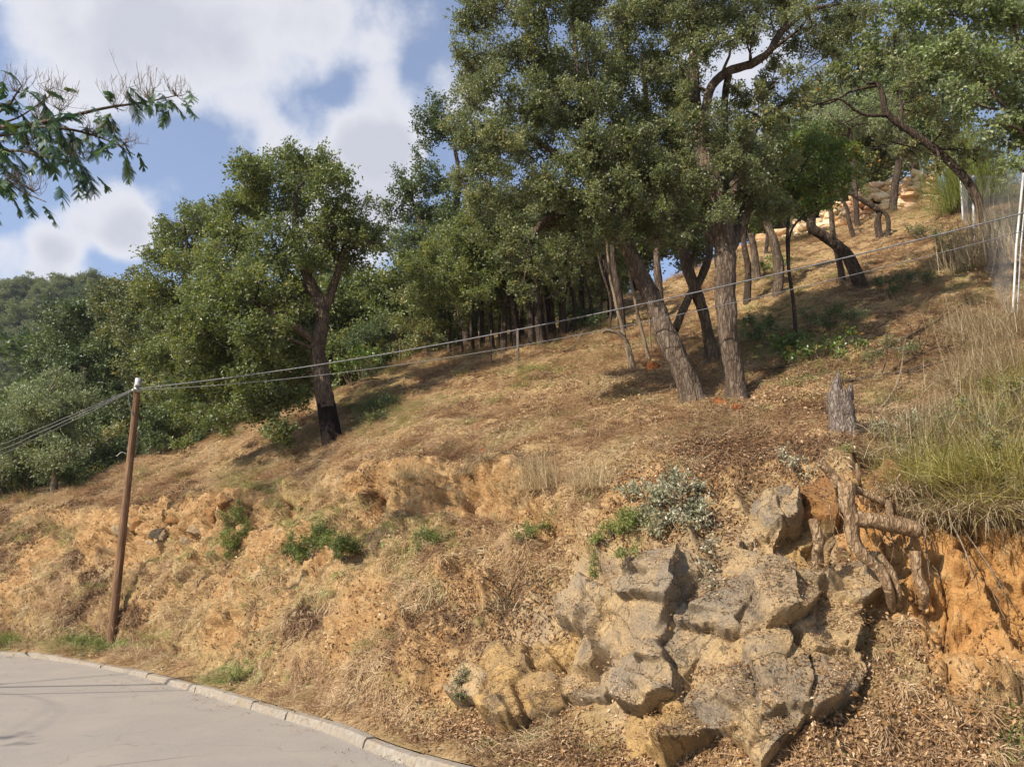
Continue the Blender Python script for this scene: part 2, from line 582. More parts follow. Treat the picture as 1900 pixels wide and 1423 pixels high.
# ------------------------------------------------------------------ terrain of the slope
LN = {
    'S0': [(-500, 1028, 25), (-300, 1022, 24), (60, 985, 20.6), (200, 1010, 18.2), (330, 1000, 17.0), (440, 975, 16.1), (560, 960, 14.8), (660, 935, 13.4), (800, 925, 12.1), (950, 930, 10.9), (1080, 1000, 9.3), (1200, 1050, 7.5), (1380, 1060, 7.1), (1500, 1130, 7.0), (1620, 1180, 6.9), (1700, 1180, 6.9), (1900, 1190, 6.7), (2200, 1200, 6.5), (2600, 1210, 6.3)],
    'S1': [(-500, 1005, 26), (-300, 1000, 24.6), (60, 945, 21.5), (200, 960, 19.2), (330, 945, 17.6), (440, 925, 16.7), (560, 920, 15.4), (660, 890, 13.9), (800, 885, 12.5), (950, 900, 11.2), (1080, 930, 9.9), (1200, 940, 8.6), (1380, 900, 8.5), (1480, 875, 8.3), (1540, 855, 8.0), (1700, 945, 7.4), (1900, 955, 7.2), (2200, 960, 7.0), (2600, 965, 6.8)],
    'M': [(-500, 995, 27), (-300, 990, 25.5), (60, 935, 22.5), (250, 888, 21.5), (430, 858, 20), (620, 820, 18), (800, 772, 16.5), (1000, 760, 14.5), (1290, 738, 13), (1365, 738, 13), (1550, 762, 11.2), (1750, 755, 10.2), (1900, 745, 9.7), (2200, 730, 9.2), (2600, 720, 8.8)],
    'U': [(-500, 990, 29), (-300, 985, 27), (60, 925, 24), (250, 868, 23), (430, 815, 22.4), (620, 760, 20.5), (800, 710, 20), (1000, 670, 19), (1300, 620, 19), (1600, 560, 17), (1900, 560, 14.5), (2200, 560, 13.5), (2600, 560, 13)],
    'C': [(-500, 993, 32), (-300, 990, 30), (60, 920, 26.5), (250, 855, 25), (400, 805, 24.5), (570, 755, 23.7), (700, 690, 24), (850, 640, 25), (1000, 600, 26), (1130, 560, 27), (1250, 520, 28), (1400, 450, 28), (1530, 425, 28), (1740, 370, 26), (1900, 330, 24), (2200, 300, 22), (2600, 290, 21)],
}
TOE = [(-500, 1185, .24), (-300, 1190, .22), (0, 1192, .22), (207, 1195, .28), (500, 1262, .25), (700, 1318, .22), (900, 1365, .22), (1100, 1405, .22), (1400, 1423, .33), (1700, 1423, .38), (1900, 1423, .42), (2200, 1423, .45), (2600, 1423, .5)]
KERB_PX = [(0, 1217), (60, 1220), (150, 1236), (230, 1252), (310, 1270), (450, 1311), (540, 1339), (630, 1368), (765, 1423)]


def ground_pt(px, py, z=0.0):
    r = ray(px, py)
    return np.array([0, 0, CAMZ]) + r * ((z - CAMZ) / r[2])


kerb_pts = np.array([(-46., 31.), (-36., 27.6), (-26., 23.6), (-18.5, 20.6)] + [tuple(ground_pt(*k)[:2]) for k in KERB_PX] + [(1.6, 5.1), (3.2, 3.5), (5.5, 1.2), (9.0, -2.2), (16.0, -9.0)])
kerb_line = catmull(np.column_stack([kerb_pts, np.zeros(len(kerb_pts))]), 260)[:, :2]


def offset_line(line, d):
    t = norm(np.gradient(line, axis=0))
    return line + np.column_stack([-t[:, 1], t[:, 0]]) * d       # to the left of travel = uphill side


def polar(xy):
    return np.degrees(np.arctan2(xy[:, 0], xy[:, 1])), np.hypot(xy[:, 0], xy[:, 1])


TH = np.concatenate([np.linspace(-58, -37, 26, endpoint=False), np.linspace(-37, 37, 640, endpoint=False), np.linspace(37, 66, 40)])
gauss = lambda a, s: np.convolve(np.pad(a, 60, mode='edge'), (lambda k: k / k.sum())(np.exp(-.5 * (np.arange(-60, 61) / s) ** 2)), 'valid')
lines = []
kb = offset_line(kerb_line, .13)
th, r = polar(kb)
o = np.argsort(th)
lines.append((np.interp(TH, th[o], r[o]), np.full(len(TH), .080)))
tp = np.array([ground_pt(a, b, z) for a, b, z in TOE])
th, r = polar(tp[:, :2])
lines.append((gauss(np.interp(TH, th, r), 8), gauss(np.interp(TH, th, tp[:, 2]), 8)))
_s1 = np.array(LN['S1'], float)
LN['S0'] = [(x, y, f + .6 * (np.interp(x, _s1[:, 0], _s1[:, 2]) - f) if 150 < x < 990 else f) for x, y, f in LN['S0']]
for k in ('S0', 'S1', 'M', 'U', 'C'):
    p = np.array([P(*a) for a in LN[k]])
    th, r = polar(p[:, :2])
    s = 5 if k in ('S0', 'S1') else 14
    lines.append((gauss(np.interp(TH, th, r), s), gauss(np.interp(TH, th, p[:, 2]), s)))
# behind the crest: level wood on the right, falling away to the valley on the left
rC, zC = lines[-1]
fall = np.interp(TH, [-60, -30, -15, 0, 12, 30, 60], [-3.0, -3.0, -2.0, -.6, 1.2, 3.0, 4])
lines.append((rC + 9, zC + fall))
lines.append((rC + 40, zC + fall + np.interp(TH, [-60, -30, -15, 0, 12, 60], [-9, -9, -9, -6, 2, 5])))
lines.append((rC + 110, zC * 0 - 5.0))
Rk = np.array([l[0] for l in lines])
Zk = np.array([l[1] for l in lines])
for k in range(1, len(Rk)):
    Rk[k] = np.maximum(Rk[k], Rk[k - 1] + .06)
NR = 380
RR = np.zeros((len(TH), NR))
ZZ = np.zeros((len(TH), NR))
for i in range(len(TH)):
    rk, zk = Rk[:, i], Zk[:, i]
    s = np.concatenate([[0], np.cumsum(np.hypot(np.diff(rk), np.diff(zk)))])
    sf = np.linspace(0, s[-1], 6000)
    rf, zf = np.interp(sf, s, rk), np.interp(sf, s, zk)
    ds = s[-1] / 6000
    ker = np.ones(max(3, int(.45 / ds)))
    ker /= ker.sum()
    pad = len(ker)
    sm = lambda a: np.convolve(np.pad(a, pad, mode='edge'), ker, 'same')[pad:-pad]
    rf, zf = sm(rf), sm(zf)
    w = 1 / rf ** 1.05 * np.where(sf > s[6] + 1.0, .10, 1.0)
    cw = np.concatenate([[0], np.cumsum(w)[:-1]])
    cw /= cw[-1]
    u = np.linspace(0, 1, NR)
    RR[i], ZZ[i] = np.interp(u, cw, rf), np.interp(u, cw, zf)
tr = np.radians(TH)[:, None]
G = np.stack([RR * np.sin(tr), RR * np.cos(tr), ZZ], -1)


def project(p):
    d = p - np.array([0, 0, CAMZ])
    dep = d[..., 1] * math.cos(PITCH) + d[..., 2] * math.sin(PITCH)
    upc = -d[..., 1] * math.sin(PITCH) + d[..., 2] * math.cos(PITCH)
    return 950 + FPX * d[..., 0] / dep, 711.5 - FPX * upc / dep


du = np.gradient(G, axis=0)
dv = np.gradient(G, axis=1)
NRM = norm(np.cross(dv, du))
NRM *= np.sign(NRM[..., 2:3] + 1e-6)
flat = G.reshape(-1, 3)
nf = NRM.reshape(-1, 3)
PX, PY = project(flat)
steep = smooth01(1 - nf[:, 2], .12, .45)
rad = np.hypot(flat[:, 0], flat[:, 1])
inner = smooth01((RR - Rk[0][:, None]).ravel(), 0.0, .9)
bank = smooth01((RR - Rk[1][:, None]).ravel(), -.3, .6) * (1 - smooth01((RR - Rk[3][:, None]).ravel(), -.2, 1.5))


def blob(l):
    a = np.zeros(len(flat))
    for (x, y, rx, ry, st) in l:
        a = np.maximum(a, st * np.exp(-(((PX - x) / rx) ** 2 + ((PY - y) / ry) ** 2)))
    return a


soil = blob([(260, 985, 70, 28, 1), (350, 965, 90, 36, 1.2), (410, 945, 45, 26, 1.2), (100, 965, 50, 22, .8), (700, 905, 55, 22, 1.2), (800, 905, 60, 24, .9), (890, 900, 70, 22, 1.3), (960, 905, 40, 18, .8),
             (700, 1090, 90, 60, .85), (760, 1170, 90, 60, .85), (660, 1200, 70, 50, .6), (880, 1090, 60, 55, 1.0), (800, 1260, 60, 50, .7), (640, 1060, 60, 50, .7), (430, 1080, 40, 20, .5),
             (1790, 1060, 180, 120, 1.6), (1610, 930, 90, 70, 1.4), (1830, 1210, 150, 110, 1.3), (1650, 1060, 80, 80, 1.3), (1020, 1230, 90, 90, .9), (1280, 640, 40, 30, .4), (1600, 1190, 60, 50, .5), (1210, 690, 70, 20, .4), (1000, 730, 60, 15, .4)])
rocky = blob([(1250, 1150, 190, 140, 1.3), (1440, 1100, 140, 190, 1.2), (1250, 1320, 160, 80, 1.0), (1000, 1180, 90, 110, .8), (1120, 1080, 90, 60, 1.0), (870, 1260, 70, 70, .5)])
green = blob([(430, 1000, 70, 60, .5), (560, 1010, 110, 60, .7), (800, 990, 60, 30, .5), (180, 1190, 120, 14, 1.0), (20, 1190, 50, 14, .9), (430, 1255, 80, 30, .7), (700, 760, 60, 40, .8), (1480, 640, 140, 60, .8),
              (1080, 590, 60, 40, .9), (1000, 690, 60, 20, .5), (1430, 500, 60, 40, .6), (480, 920, 60, 30, .6), (1540, 1400, 60, 20, .4), (1150, 740, 40, 20, .5), (1780, 500, 50, 50, .4), (130, 990, 120, 40, .35), (1470, 390, 80, 30, .6), (1880, 1370, 40, 50, .7)])
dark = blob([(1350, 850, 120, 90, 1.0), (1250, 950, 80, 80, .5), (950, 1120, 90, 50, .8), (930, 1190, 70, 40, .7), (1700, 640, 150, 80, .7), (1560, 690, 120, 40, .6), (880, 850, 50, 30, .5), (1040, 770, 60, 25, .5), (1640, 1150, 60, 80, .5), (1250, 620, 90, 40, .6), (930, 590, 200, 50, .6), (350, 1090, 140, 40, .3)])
litter = blob([(1150, 1400, 260, 40, 1), (900, 1350, 150, 40, .9), (1650, 1370, 260, 60, 1.1), (1640, 1260, 70, 60, .6), (700, 1310, 120, 25, .6), (1350, 860, 160, 90, .7), (950, 1120, 120, 60, .8), (1250, 960, 150, 80, .6), (1450, 740, 200, 60, .5), (1100, 720, 150, 50, .4), (1500, 1410, 150, 30, .9)])
clay = blob([(1800, 1100, 170, 170, 1.5), (1620, 960, 70, 100, 1.0)])
n_med = fbm(flat, 1.1, 3, 5)
soil = np.clip(soil * (1 + .7 * n_med) + .25 * steep * (n_med > 0), 0, 1.2)
# joints of the bedrock: where blocks stand, the earth lies back
# (px, py, how far it stands out, lean to the right, lean downwards per 100 px, material, label)
SEEDS = [
    (1195, 1262, .38, .02, .05, 'rock', 'large grey block with a dark undercut foot'), (1100, 1255, .14, .16, .02, 'rock_tan', None), (1085, 1120, .24, .00, .12, 'rock', 'flat grey slab over the ochre hollow'),
    (1215, 1090, .28, -.02, .12, 'rock', 'grey slab with a dark cleft below it'), (1170, 1168, .16, .02, .03, 'rock_tan', None), (1325, 1140, .18, .00, .06, 'rock', None), (1295, 1225, .02, -.04, .00, 'rock_tan', None),
    (1350, 1295, .10, -.05, .03, 'rock', None), (1445, 1270, .30, .03, .01, 'rock_tan', 'tall tan block with an upright fractured face'), (1545, 1275, .20, -.06, .02, 'rock_tan', None), (1440, 1105, .34, .00, .12, 'rock_tan', 'broad tan slab with a peaked top'),
    (1385, 1020, .14, .10, .05, 'rock_tan', None), (1448, 958, .38, .12, .01, 'rock', 'upright grey block with a shaded right side'), (1505, 1010, -.06, .00, .0, 'rock_ochre', None), (1534, 935, .20, .04, .02, 'clay_rock', 'narrow orange clay pillar left of the roots'),
    (1590, 1088, .26, -.06, .04, 'rock_tan', 'rounded brown block under the hanging root'), (1540, 1182, .20, .00, .10, 'rock_tan', None), (1250, 1372, .20, .02, .08, 'rock_ochre', 'low ochre block at the foot of the large grey block'),
    (1150, 1372, -.04, .0, .0, 'rock_ochre', None), (1410, 1385, .20, -.02, .06, 'rock_tan', None), (1640, 910, .20, .0, .03, 'clay_rock', 'orange clay pillar behind the roots')]
SEEDS2 = [(1010, 1205, -.10, .0, -.05, 'rock_ochre', 'ochre brown block set back in the hollow'), (950, 1225, .12, -.06, .03, 'rock_ochre', None), (1000, 1285, .02, .0, -.06, 'rock_ochre', None), (925, 1305, .18, .0, .05, 'rock_ochre', 'small ochre block low in the bank'),
          (868, 1275, .18, .03, .03, 'rock_tan', 'weathered grey brown block rising by the kerb')]
GSEEDS = [(820, 1230), (830, 1330), (880, 1345), (870, 1190), (930, 1150), (1000, 1110), (1010, 1340), (1060, 1330), (1060, 1400), (960, 1370), (1130, 1040), (1160, 1020), (1040, 1060), (1210, 1005), (1290, 980), (1340, 930), (1340, 1000), (1410, 895), (1490, 880), (1580, 890), (1590, 960), (1590, 1020), (1660, 980), (1650, 1060), (1650, 1140),
          (1640, 1210), (1630, 1290), (1590, 1350), (1560, 1410), (1470, 1430), (1370, 1420), (1290, 1430), (1190, 1430), (1100, 1430), (800, 1280), (1700, 900), (1680, 860), (1610, 850)]
near = np.full(len(flat), 1e9)
for q in SEEDS + SEEDS2:
    near = np.minimum(near, np.hypot(PX - q[0], PY - q[1]))
lieback = .12 + .88 * smooth01(near, 45, 110)
# relief
d = .14 * fbm(flat, .6, 3, 1) + .11 * fbm(flat, 1.8, 4, 2) + .028 * fbm(flat, 5.5, 3, 3)
gul = fbm(flat * np.array([1.0, .55, .35]), 1.9, 4, 11, ridge=True)                     # gullies that run down the cut bank
d += bank * .075 * fbm(flat, 3.2, 4, 17, ridge=True)
gul2 = fbm(flat * np.array([1.0, .7, .8]), 3.6, 3, 15, ridge=True)
d += bank * (.24 * gul + .10 * gul2) * (.55 + .75 * np.clip(soil + rocky, 0, 1)) * smooth01(-rad, -26, -14)
d += .085 * np.clip(soil, 0, 1) * fbm(flat, 4.2, 4, 21, ridge=True) + .03 * np.clip(soil, 0, 1) * fbm(flat, 14., 3, 23)
d -= .05 * np.clip(rocky, 0, 1)
d -= .25 * blob([(1590, 900, 110, 45, 1.0), (1530, 1000, 45, 60, .8), (1005, 1250, 75, 60, 1.0), (1660, 1010, 60, 50, .6)])
d += .16 * blob([(1620, 840, 150, 40, 1.0), (1800, 925, 120, 30, 1.0)])
band = (flat[:, 2] + .30 * fbm(flat, .8, 3, 61) + .10 * fbm(flat, 3.0, 2, 63)) * 1.75
saw = band - np.floor(band)
saw = saw ** 1.6 * (1 - smooth01(saw, .90, 1.0))
d += .26 * saw * bank * smooth01(fbm(flat, .65, 3, 65), -.22, .25) * (1 - .6 * np.clip(rocky, 0, 1))
band2 = (flat[:, 2] + .25 * fbm(flat, 1.1, 3, 67)) * 2.6
saw2 = band2 - np.floor(band2)
d += .12 * (saw2 ** 1.5) * (1 - smooth01(saw2, .9, 1)) * smooth01(fbm(flat, .5, 3, 69), -.05, .3) * smooth01(flat[:, 2], .6, 1.6) * smooth01(-rad, -24, -15)
# broken clods and facets of the earth face, a ragged turf lip with a hollow under it
warp = flat + .12 * np.stack([fbm(flat, 2.6, 2, 141 + k) for k in range(3)], 1)
clod = np.clip(bank, 0, 1) * smooth01(fbm(flat, .75, 3, 151) + .45 * np.clip(soil, 0, 1), -.02, .28) * (1 - np.clip(rocky, 0, 1))
for fq, am, sd in ((1.5, .15, 161), (3.6, .062, 171)):
    f1_, f2_, hh_, rl_ = worley(warp * np.array([1, 1, .75]), fq, sd)
    tl_ = np.column_stack([np.sin(hh_ * 37.0), np.sin(hh_ * 91.0), np.sin(hh_ * 53.0)])
    d += clod * am * (hh_ * .55 + (rl_ * tl_).sum(1) * fq * .9 - .55 * (1 - smooth01(f2_ - f1_, .0, .10)))
lipd = (RR - Rk[3][:, None]).ravel()
lipn = smooth01(fbm(flat * np.array([1, 1, .2]), .7, 3, 181), -.20, .22) * smooth01(PX, 120, 220) * (1 - smooth01(PX, 1000, 1080))
lipw = .25 * fbm(flat, 2.2, 3, 183)
d += lipn * (.20 * np.exp(-((lipd - .12 + lipw) / .30) ** 2) - .26 * np.exp(-((lipd + .42 + lipw) / .26) ** 2))
soil = np.clip(np.maximum(soil, lipn * 1.1 * np.exp(-((lipd + .45 + lipw) / .32) ** 2)), 0, 1.2)
soil = np.clip(np.maximum(soil, clod * (.06 + .74 * smooth01(fbm(flat, .6, 3, 191), -.02, .25)) * (1 + .6 * n_med)), 0, 1.2)
clump = fbm(flat, 2.3, 3, 41)
d += .07 * np.clip(clump, 0, 1) * (1 - steep * .5) * smooth01(flat[:, 2], .5, 1.5) * (1 - np.clip(soil, 0, 1))
d = d * lieback - .07 * (1 - lieback) - .22 * blob([(1010, 1240, 62, 62, 1.0), (1505, 1005, 40, 60, .8)])
d *= inner
# hollow the scarps under the turf edge
FL = flat + nf * d[:, None]
g_ = FL.reshape(G.shape)
N2 = norm(np.cross(np.gradient(g_, axis=1), np.gradient(g_, axis=0))).reshape(-1, 3)
N2 *= np.sign(N2[:, 2:3] + 1e-6)
steep2 = smooth01(1 - np.abs(N2[:, 2]), .42, .72) * np.clip(bank * 1.2, 0, 1)
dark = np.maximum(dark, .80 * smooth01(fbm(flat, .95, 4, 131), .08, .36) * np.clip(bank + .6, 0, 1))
soil = np.clip(np.maximum(soil, steep2 * (.32 + .75 * n_med)), 0, 1.2)
FL[:, 2] += (.02 * fbm(flat, 3.0, 3, 51)) * (1 - inner) * 0
nt_, nr_ = G.shape[:2]
ii = np.arange(nt_ - 1)[:, None] * nr_ + np.arange(nr_ - 1)[None, :]
Qg = np.stack([ii, ii + nr_, ii + nr_ + 1, ii + 1], -1).reshape(-1, 4)
tmb = MB().add(FL, Qg[:, ::-1])

mt, N, L, B = new_mat('slope_ground')
a1 = attr(N, 'mask_a')
sp = N.new('ShaderNodeSeparateColor')
L.new(a1.outputs['Color'], sp.inputs[0])
a2 = attr(N, 'mask_b')
sp2 = N.new('ShaderNodeSeparateColor')
L.new(a2.outputs['Color'], sp2.inputs[0])
n_f = noise(N, L, 26, 6, .7)
n_m = noise(N, L, 4.5, 6, .65)
n_b = noise(N, L, .8, 4, .6)
n_x = noise(N, L, 90, 3, .7)
straw = ramp(N, L, n_f, [(.28, (.15, .092, .045)), (.45, (.33, .22, .11)), (.62, (.48, .355, .185)), (.8, (.60, .48, .29))])
straw = mixc(N, L, ramp(N, L, n_m, [(.40, (0, 0, 0)), (.62, (.65, .65, .65))]), straw, (.27, .155, .066))
straw = mixc(N, L, ramp(N, L, n_b, [(.42, (0, 0, 0)), (.62, (.4, .4, .4))]), straw, (.27, .21, .075))
earth = ramp(N, L, n_m, [(.25, (.20, .105, .045)), (.48, (.40, .245, .108)), (.72, (.55, .395, .205))])
earth = mixc(N, L, ramp(N, L, n_f, [(.36, (.6, .6, .6)), (.56, (0, 0, 0))]), earth, (.21, .10, .04))
clayc = ramp(N, L, n_m, [(.25, (.25, .115, .04)), (.5, (.47, .25, .088)), (.75, (.60, .40, .19))])
rockc = ramp(N, L, n_m, [(.3, (.19, .14, .10)), (.5, (.34, .25, .15)), (.7, (.50, .345, .16))])
earth = mixc(N, L, sp2.outputs[2], earth, clayc)
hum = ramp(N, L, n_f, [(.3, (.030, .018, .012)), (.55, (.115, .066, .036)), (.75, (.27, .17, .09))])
litc = ramp(N, L, n_x, [(.3, (.10, .055, .026)), (.5, (.26, .155, .075)), (.68, (.46, .32, .17))])
grn = ramp(N, L, n_f, [(.3, (.045, .06, .016)), (.55, (.13, .15, .04)), (.75, (.26, .25, .09))])
def edge(src, lo=.36, hi=.6):
    q = N.new('ShaderNodeMath')
    q.operation = 'MULTIPLY_ADD'
    q.inputs[1].default_value = 1.5
    q.inputs[2].default_value = -.75
    L.new(n_m, q.inputs[0])
    q2 = N.new('ShaderNodeMath')
    q2.operation = 'ADD'
    L.new(src, q2.inputs[0])
    L.new(q.outputs[0], q2.inputs[1])
    return ramp(N, L, q2.outputs[0], [(lo, (0, 0, 0)), (hi, (1, 1, 1))])


c = mixc(N, L, edge(sp2.outputs[1], .36, .66), straw, litc)
c = mixc(N, L, edge(sp.outputs[2], .36, .72), c, grn)
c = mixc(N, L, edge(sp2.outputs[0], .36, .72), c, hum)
c = mixc(N, L, edge(sp.outputs[0], .36, .60), c, earth)
c = mixc(N, L, edge(sp.outputs[1], .40, .64), c, rockc)
L.new(c, B.inputs['Base Color'])
B.inputs['Roughness'].default_value = .95
B.inputs['Specular IOR Level'].default_value = .1
hm = N.new('ShaderNodeMath')
hm.operation = 'MULTIPLY_ADD'
hm.inputs[1].default_value = 2.5
L.new(n_m, hm.inputs[0])
L.new(n_f, hm.inputs[2])
bump(N, L, B, hm.outputs[0], .9, .05)
M['slope_ground'] = mt

hill = tmb.build('hillside', mt)
tag(hill, 'steep cut bank and dry grass hillside rising above the kerb', None, kind='structure')
for nm, chans in (('mask_a', (soil, rocky, green)), ('mask_b', (dark, litter, clay))):
    at = hill.data.attributes.new(nm, 'FLOAT_COLOR', 'POINT')
    at.data.foreach_set('color', np.column_stack([np.clip(cn, 0, 1) for cn in chans] + [np.ones(len(flat))]).astype(np.float32).ravel())
tris = np.concatenate([Qg[:, [2, 1, 0]], Qg[:, [3, 2, 0]]])
BVH = BVHTree.FromPolygons(FL.tolist(), Qg[:, ::-1].tolist())
CAM0 = Vector((0, 0, CAMZ))


def hit(px, py):
    for k in range(30):                         # a pixel just over the crest falls back onto the crest
        loc, n, i, dd = BVH.ray_cast(CAM0, Vector(ray(px, py + 5 * k)).normalized())
        if loc is not None:
            return np.array(loc), np.array(n) * (1 if n.dot(Vector(ray(px, py))) < 0 else -1)
    return None, None


def ground_z(x, y):
    loc, n, i, dd = BVH.ray_cast(Vector((x, y, 200)), Vector((0, 0, -1)))
    return loc.z if loc is not None else 0.0

#--STAGE2--
# ------------------------------------------------------------------ ground sheet, road, kerb
m, N, L, B = new_mat('earth')
L.new(ramp(N, L, noise(N, L, 3, 6, .7), [(.3, (.10, .075, .04)), (.7, (.26, .20, .11))]), B.inputs['Base Color'])
B.inputs['Roughness'].default_value = .95
M['earth'] = m
a = np.linspace(0, 2 * math.pi, 48, endpoint=False)
gv = np.vstack([[0, 0, -.06]] + [np.column_stack([rr * np.cos(a), rr * np.sin(a), np.full(48, zz)]) for rr, zz in ((30, -.06), (60, -7.0), (900, -7.0))])
gt = [(0, 1 + k, 1 + (k + 1) % 48) for k in range(48)]
gq = [(1 + r_ * 48 + k, 1 + (r_ + 1) * 48 + k, 1 + (r_ + 1) * 48 + (k + 1) % 48, 1 + r_ * 48 + (k + 1) % 48) for r_ in (0, 1) for k in range(48)]
tag(MB().add(gv, gq, gt).build('ground', m), 'bare earth under and around the road', None, kind='structure')

m, N, L, B = new_mat('asphalt')
n1 = noise(N, L, 140, 4, .8)
n2 = noise(N, L, 1.1, 6, .6, mapped(N, L, (1, 1, 1)))
n3 = noise(N, L, 9, 6, .65)
c = ramp(N, L, n1, [(.28, (.135, .118, .10)), (.5, (.285, .25, .21)), (.72, (.44, .40, .345))])
c = mixc(N, L, ramp(N, L, n2, [(.42, (0, 0, 0)), (.66, (.55, .55, .55))]), c, (.34, .295, .235))
c = mixc(N, L, ramp(N, L, n3, [(.56, (0, 0, 0)), (.78, (.5, .5, .5))]), c, (.20, .165, .135))
vo = N.new('ShaderNodeTexVoronoi')
vo.feature = 'DISTANCE_TO_EDGE'
vo.inputs['Scale'].default_value = .42
mp = N.new('ShaderNodeVectorMath')
mp.operation = 'ADD'
nn = N.new('ShaderNodeTexNoise')
nn.inputs['Scale'].default_value = 1.3
nn.inputs['Detail'].default_value = 6
tc = N.new('ShaderNodeTexCoord')
L.new(tc.outputs['Object'], nn.inputs['Vector'])
L.new(tc.outputs['Object'], mp.inputs[0])
L.new(nn.outputs['Color'], mp.inputs[1])
L.new(mp.outputs[0], vo.inputs['Vector'])
c = mixc(N, L, ramp(N, L, vo.outputs['Distance'], [(0.0, (.35, .35, .35)), (.006, (0, 0, 0))]), c, (.11, .09, .075))
L.new(c, B.inputs['Base Color'])
B.inputs['Roughness'].default_value = .85
B.inputs['Specular IOR Level'].default_value = .3
bump(N, L, B, n1, .5, .008)
cols = [offset_line(kerb_line, -dd) for dd in (-.02, .25, .6, 1.2, 2.4, 3.8, 5.4, 6.6)]
rv = np.concatenate([np.column_stack([c_, np.full(len(c_), z_)]) for c_, z_ in zip(cols, (-.004, 0, .004, .012, .03, .035, .02, 0))])
nk = len(kerb_line)
rq = [(j * nk + i, (j + 1) * nk + i, (j + 1) * nk + i + 1, j * nk + i + 1) for j in range(7) for i in range(nk - 1)]
tag(MB().add(rv, rq).build('road', m), 'pale worn asphalt road curving along the foot of the bank', None, kind='structure')

m, N, L, B = new_mat('kerb_concrete')
nkb = noise(N, L, 22, 6, .7)
c = ramp(N, L, nkb, [(.28, (.14, .12, .092)), (.5, (.25, .215, .17)), (.72, (.35, .31, .255))])
oi = N.new('ShaderNodeObjectInfo')
c = mixc(N, L, ramp(N, L, oi.outputs['Random'], [(0, (.0, .0, .0)), (1, (.32, .32, .32))]), c, (.20, .175, .14))
c = mixc(N, L, ramp(N, L, noise(N, L, 3.0, 5, .7), [(.45, (0, 0, 0)), (.7, (.75, .75, .75))]), c, (.24, .175, .10))
L.new(c, B.inputs['Base Color'])
B.inputs['Roughness'].default_value = .9
bump(N, L, B, nkb, .5, .012)
kerb = empty('kerb', (0, 0, 0), 'pale concrete kerb of end to end stones beside the road', None)
kerb['kind'] = 'structure'
seg = np.concatenate([[0], np.cumsum(np.linalg.norm(np.diff(kerb_line, axis=0), axis=1))])
s0 = 8.0
while s0 < seg[-1] - 4:
    ln = 1.0
    ss = np.array([s0 + .008, s0 + ln * .5, s0 + ln - .008])
    ctr = np.column_stack([np.interp(ss, seg, kerb_line[:, 0]), np.interp(ss, seg, kerb_line[:, 1])])
    if np.hypot(*ctr[1]) < 32:
        nrm_ = norm(np.gradient(ctr, axis=0))
        up_ = np.column_stack([-nrm_[:, 1], nrm_[:, 0]])
        dz = random.uniform(-.010, .010)
        do = random.uniform(-.010, .010)
        prof = [(0.0, -.05), (.03, .064), (.05, .084), (.135, .090), (.155, .08), (.155, -.05)]
        V = []
        for k in range(3):
            for (ox, oz) in prof:
                V.append([*(ctr[k] + up_[k] * (ox + do + random.uniform(-.004, .004))), oz + dz + random.uniform(-.004, .004)])
        n6 = 6
        Q = [(k * n6 + j, k * n6 + (j + 1) % n6, (k + 1) * n6 + (j + 1) % n6, (k + 1) * n6 + j) for k in range(2) for j in range(n6)]
        Q = [q[::-1] for q in Q]
        Q += [(0, 1, 2, 3), (0, 3, 4, 5), (12, 15, 14, 13), (12, 17, 16, 15)]
        MB().add(V, Q).build('kerb_stone', m, kerb, smooth=False)
    s0 += ln

# ------------------------------------------------------------------ leaves and trees


KLEAF = 1.62


def rdir(n, rng):
    return norm(rng.normal(size=(n, 3)))


def leaf_quads(mb, pos, dirs, Ln, Wd, rng, tint, fold=.18, upbias=.40, out=None):
    n = len(pos)
    nr = rng.normal(size=(n, 3)) * .8
    if out is not None:
        nr = nr + out * .9
    nr[:, 2] = nr[:, 2] + upbias
    side = norm(np.cross(dirs, nr))
    up = norm(np.cross(side, dirs))
    l = Ln * rng.uniform(.7, 1.25, n)[:, None]
    w = Wd * rng.uniform(.75, 1.2, n)[:, None]
    mid = pos + dirs * l * .48
    V = np.stack([pos, mid + side * w * .5 + up * w * fold, pos + dirs * l, mid - side * w * .5 + up * w * fold], 1).reshape(-1, 3)
    Q = np.arange(n * 4).reshape(-1, 4)
    mb.add(V, Q, tint=np.repeat(tint, 4))


def clump_leaves(mb, C, R, Ln, Wd, k, rng, flat_=.8, shell=.45, tbase=0.0):
    """leaves of one bough: sprays gathered in smaller puffs about its outside"""
    ns = int(7 + 5 * min(R, 1.3) + rng.integers(0, 3))
    dd = rdir(ns, rng)
    dd[:, 2] = dd[:, 2] * .9 + .12
    sc_ = C + dd * R * rng.uniform(shell, 1.08, ns)[:, None] * np.array([1, 1, flat_])
    out = []
    for q in sc_:
        rs = R * rng.uniform(.30, .52)
        nl = int(KLEAF * k * math.pi * rs * rs / (Ln * Wd * .55))
        ntw = max(3, nl // 7)
        tw = q + rdir(ntw, rng) * rs * ((rng.uniform(0, 1, ntw) ** .45) * np.where(rng.uniform(0, 1, ntw) < .16, rng.uniform(1.15, 1.75, ntw), 1))[:, None] * np.array([1, 1, .85])
        idx = rng.integers(0, ntw, nl)
        td = norm((tw - C) + rng.normal(size=(ntw, 3)) * .5 * R + np.array([0, 0, .1 * R]))
        dirs = norm(td[idx] * .55 + rng.normal(size=(nl, 3)) * .75)
        pos = tw[idx] + td[idx] * (rng.uniform(-1, 1, nl) * Ln * 1.6)[:, None] + rng.normal(size=(nl, 3)) * Ln * .35
        tint = np.clip(rng.normal(.44, .15) + tbase + rng.normal(0, .17, nl) + (rng.uniform(0, 1, nl) > .975) * .6, 0, 1)
        leaf_quads(mb, pos, dirs, Ln, Wd, rng, tint, out=norm(pos - C))
        out.append((q, tw))
    return out


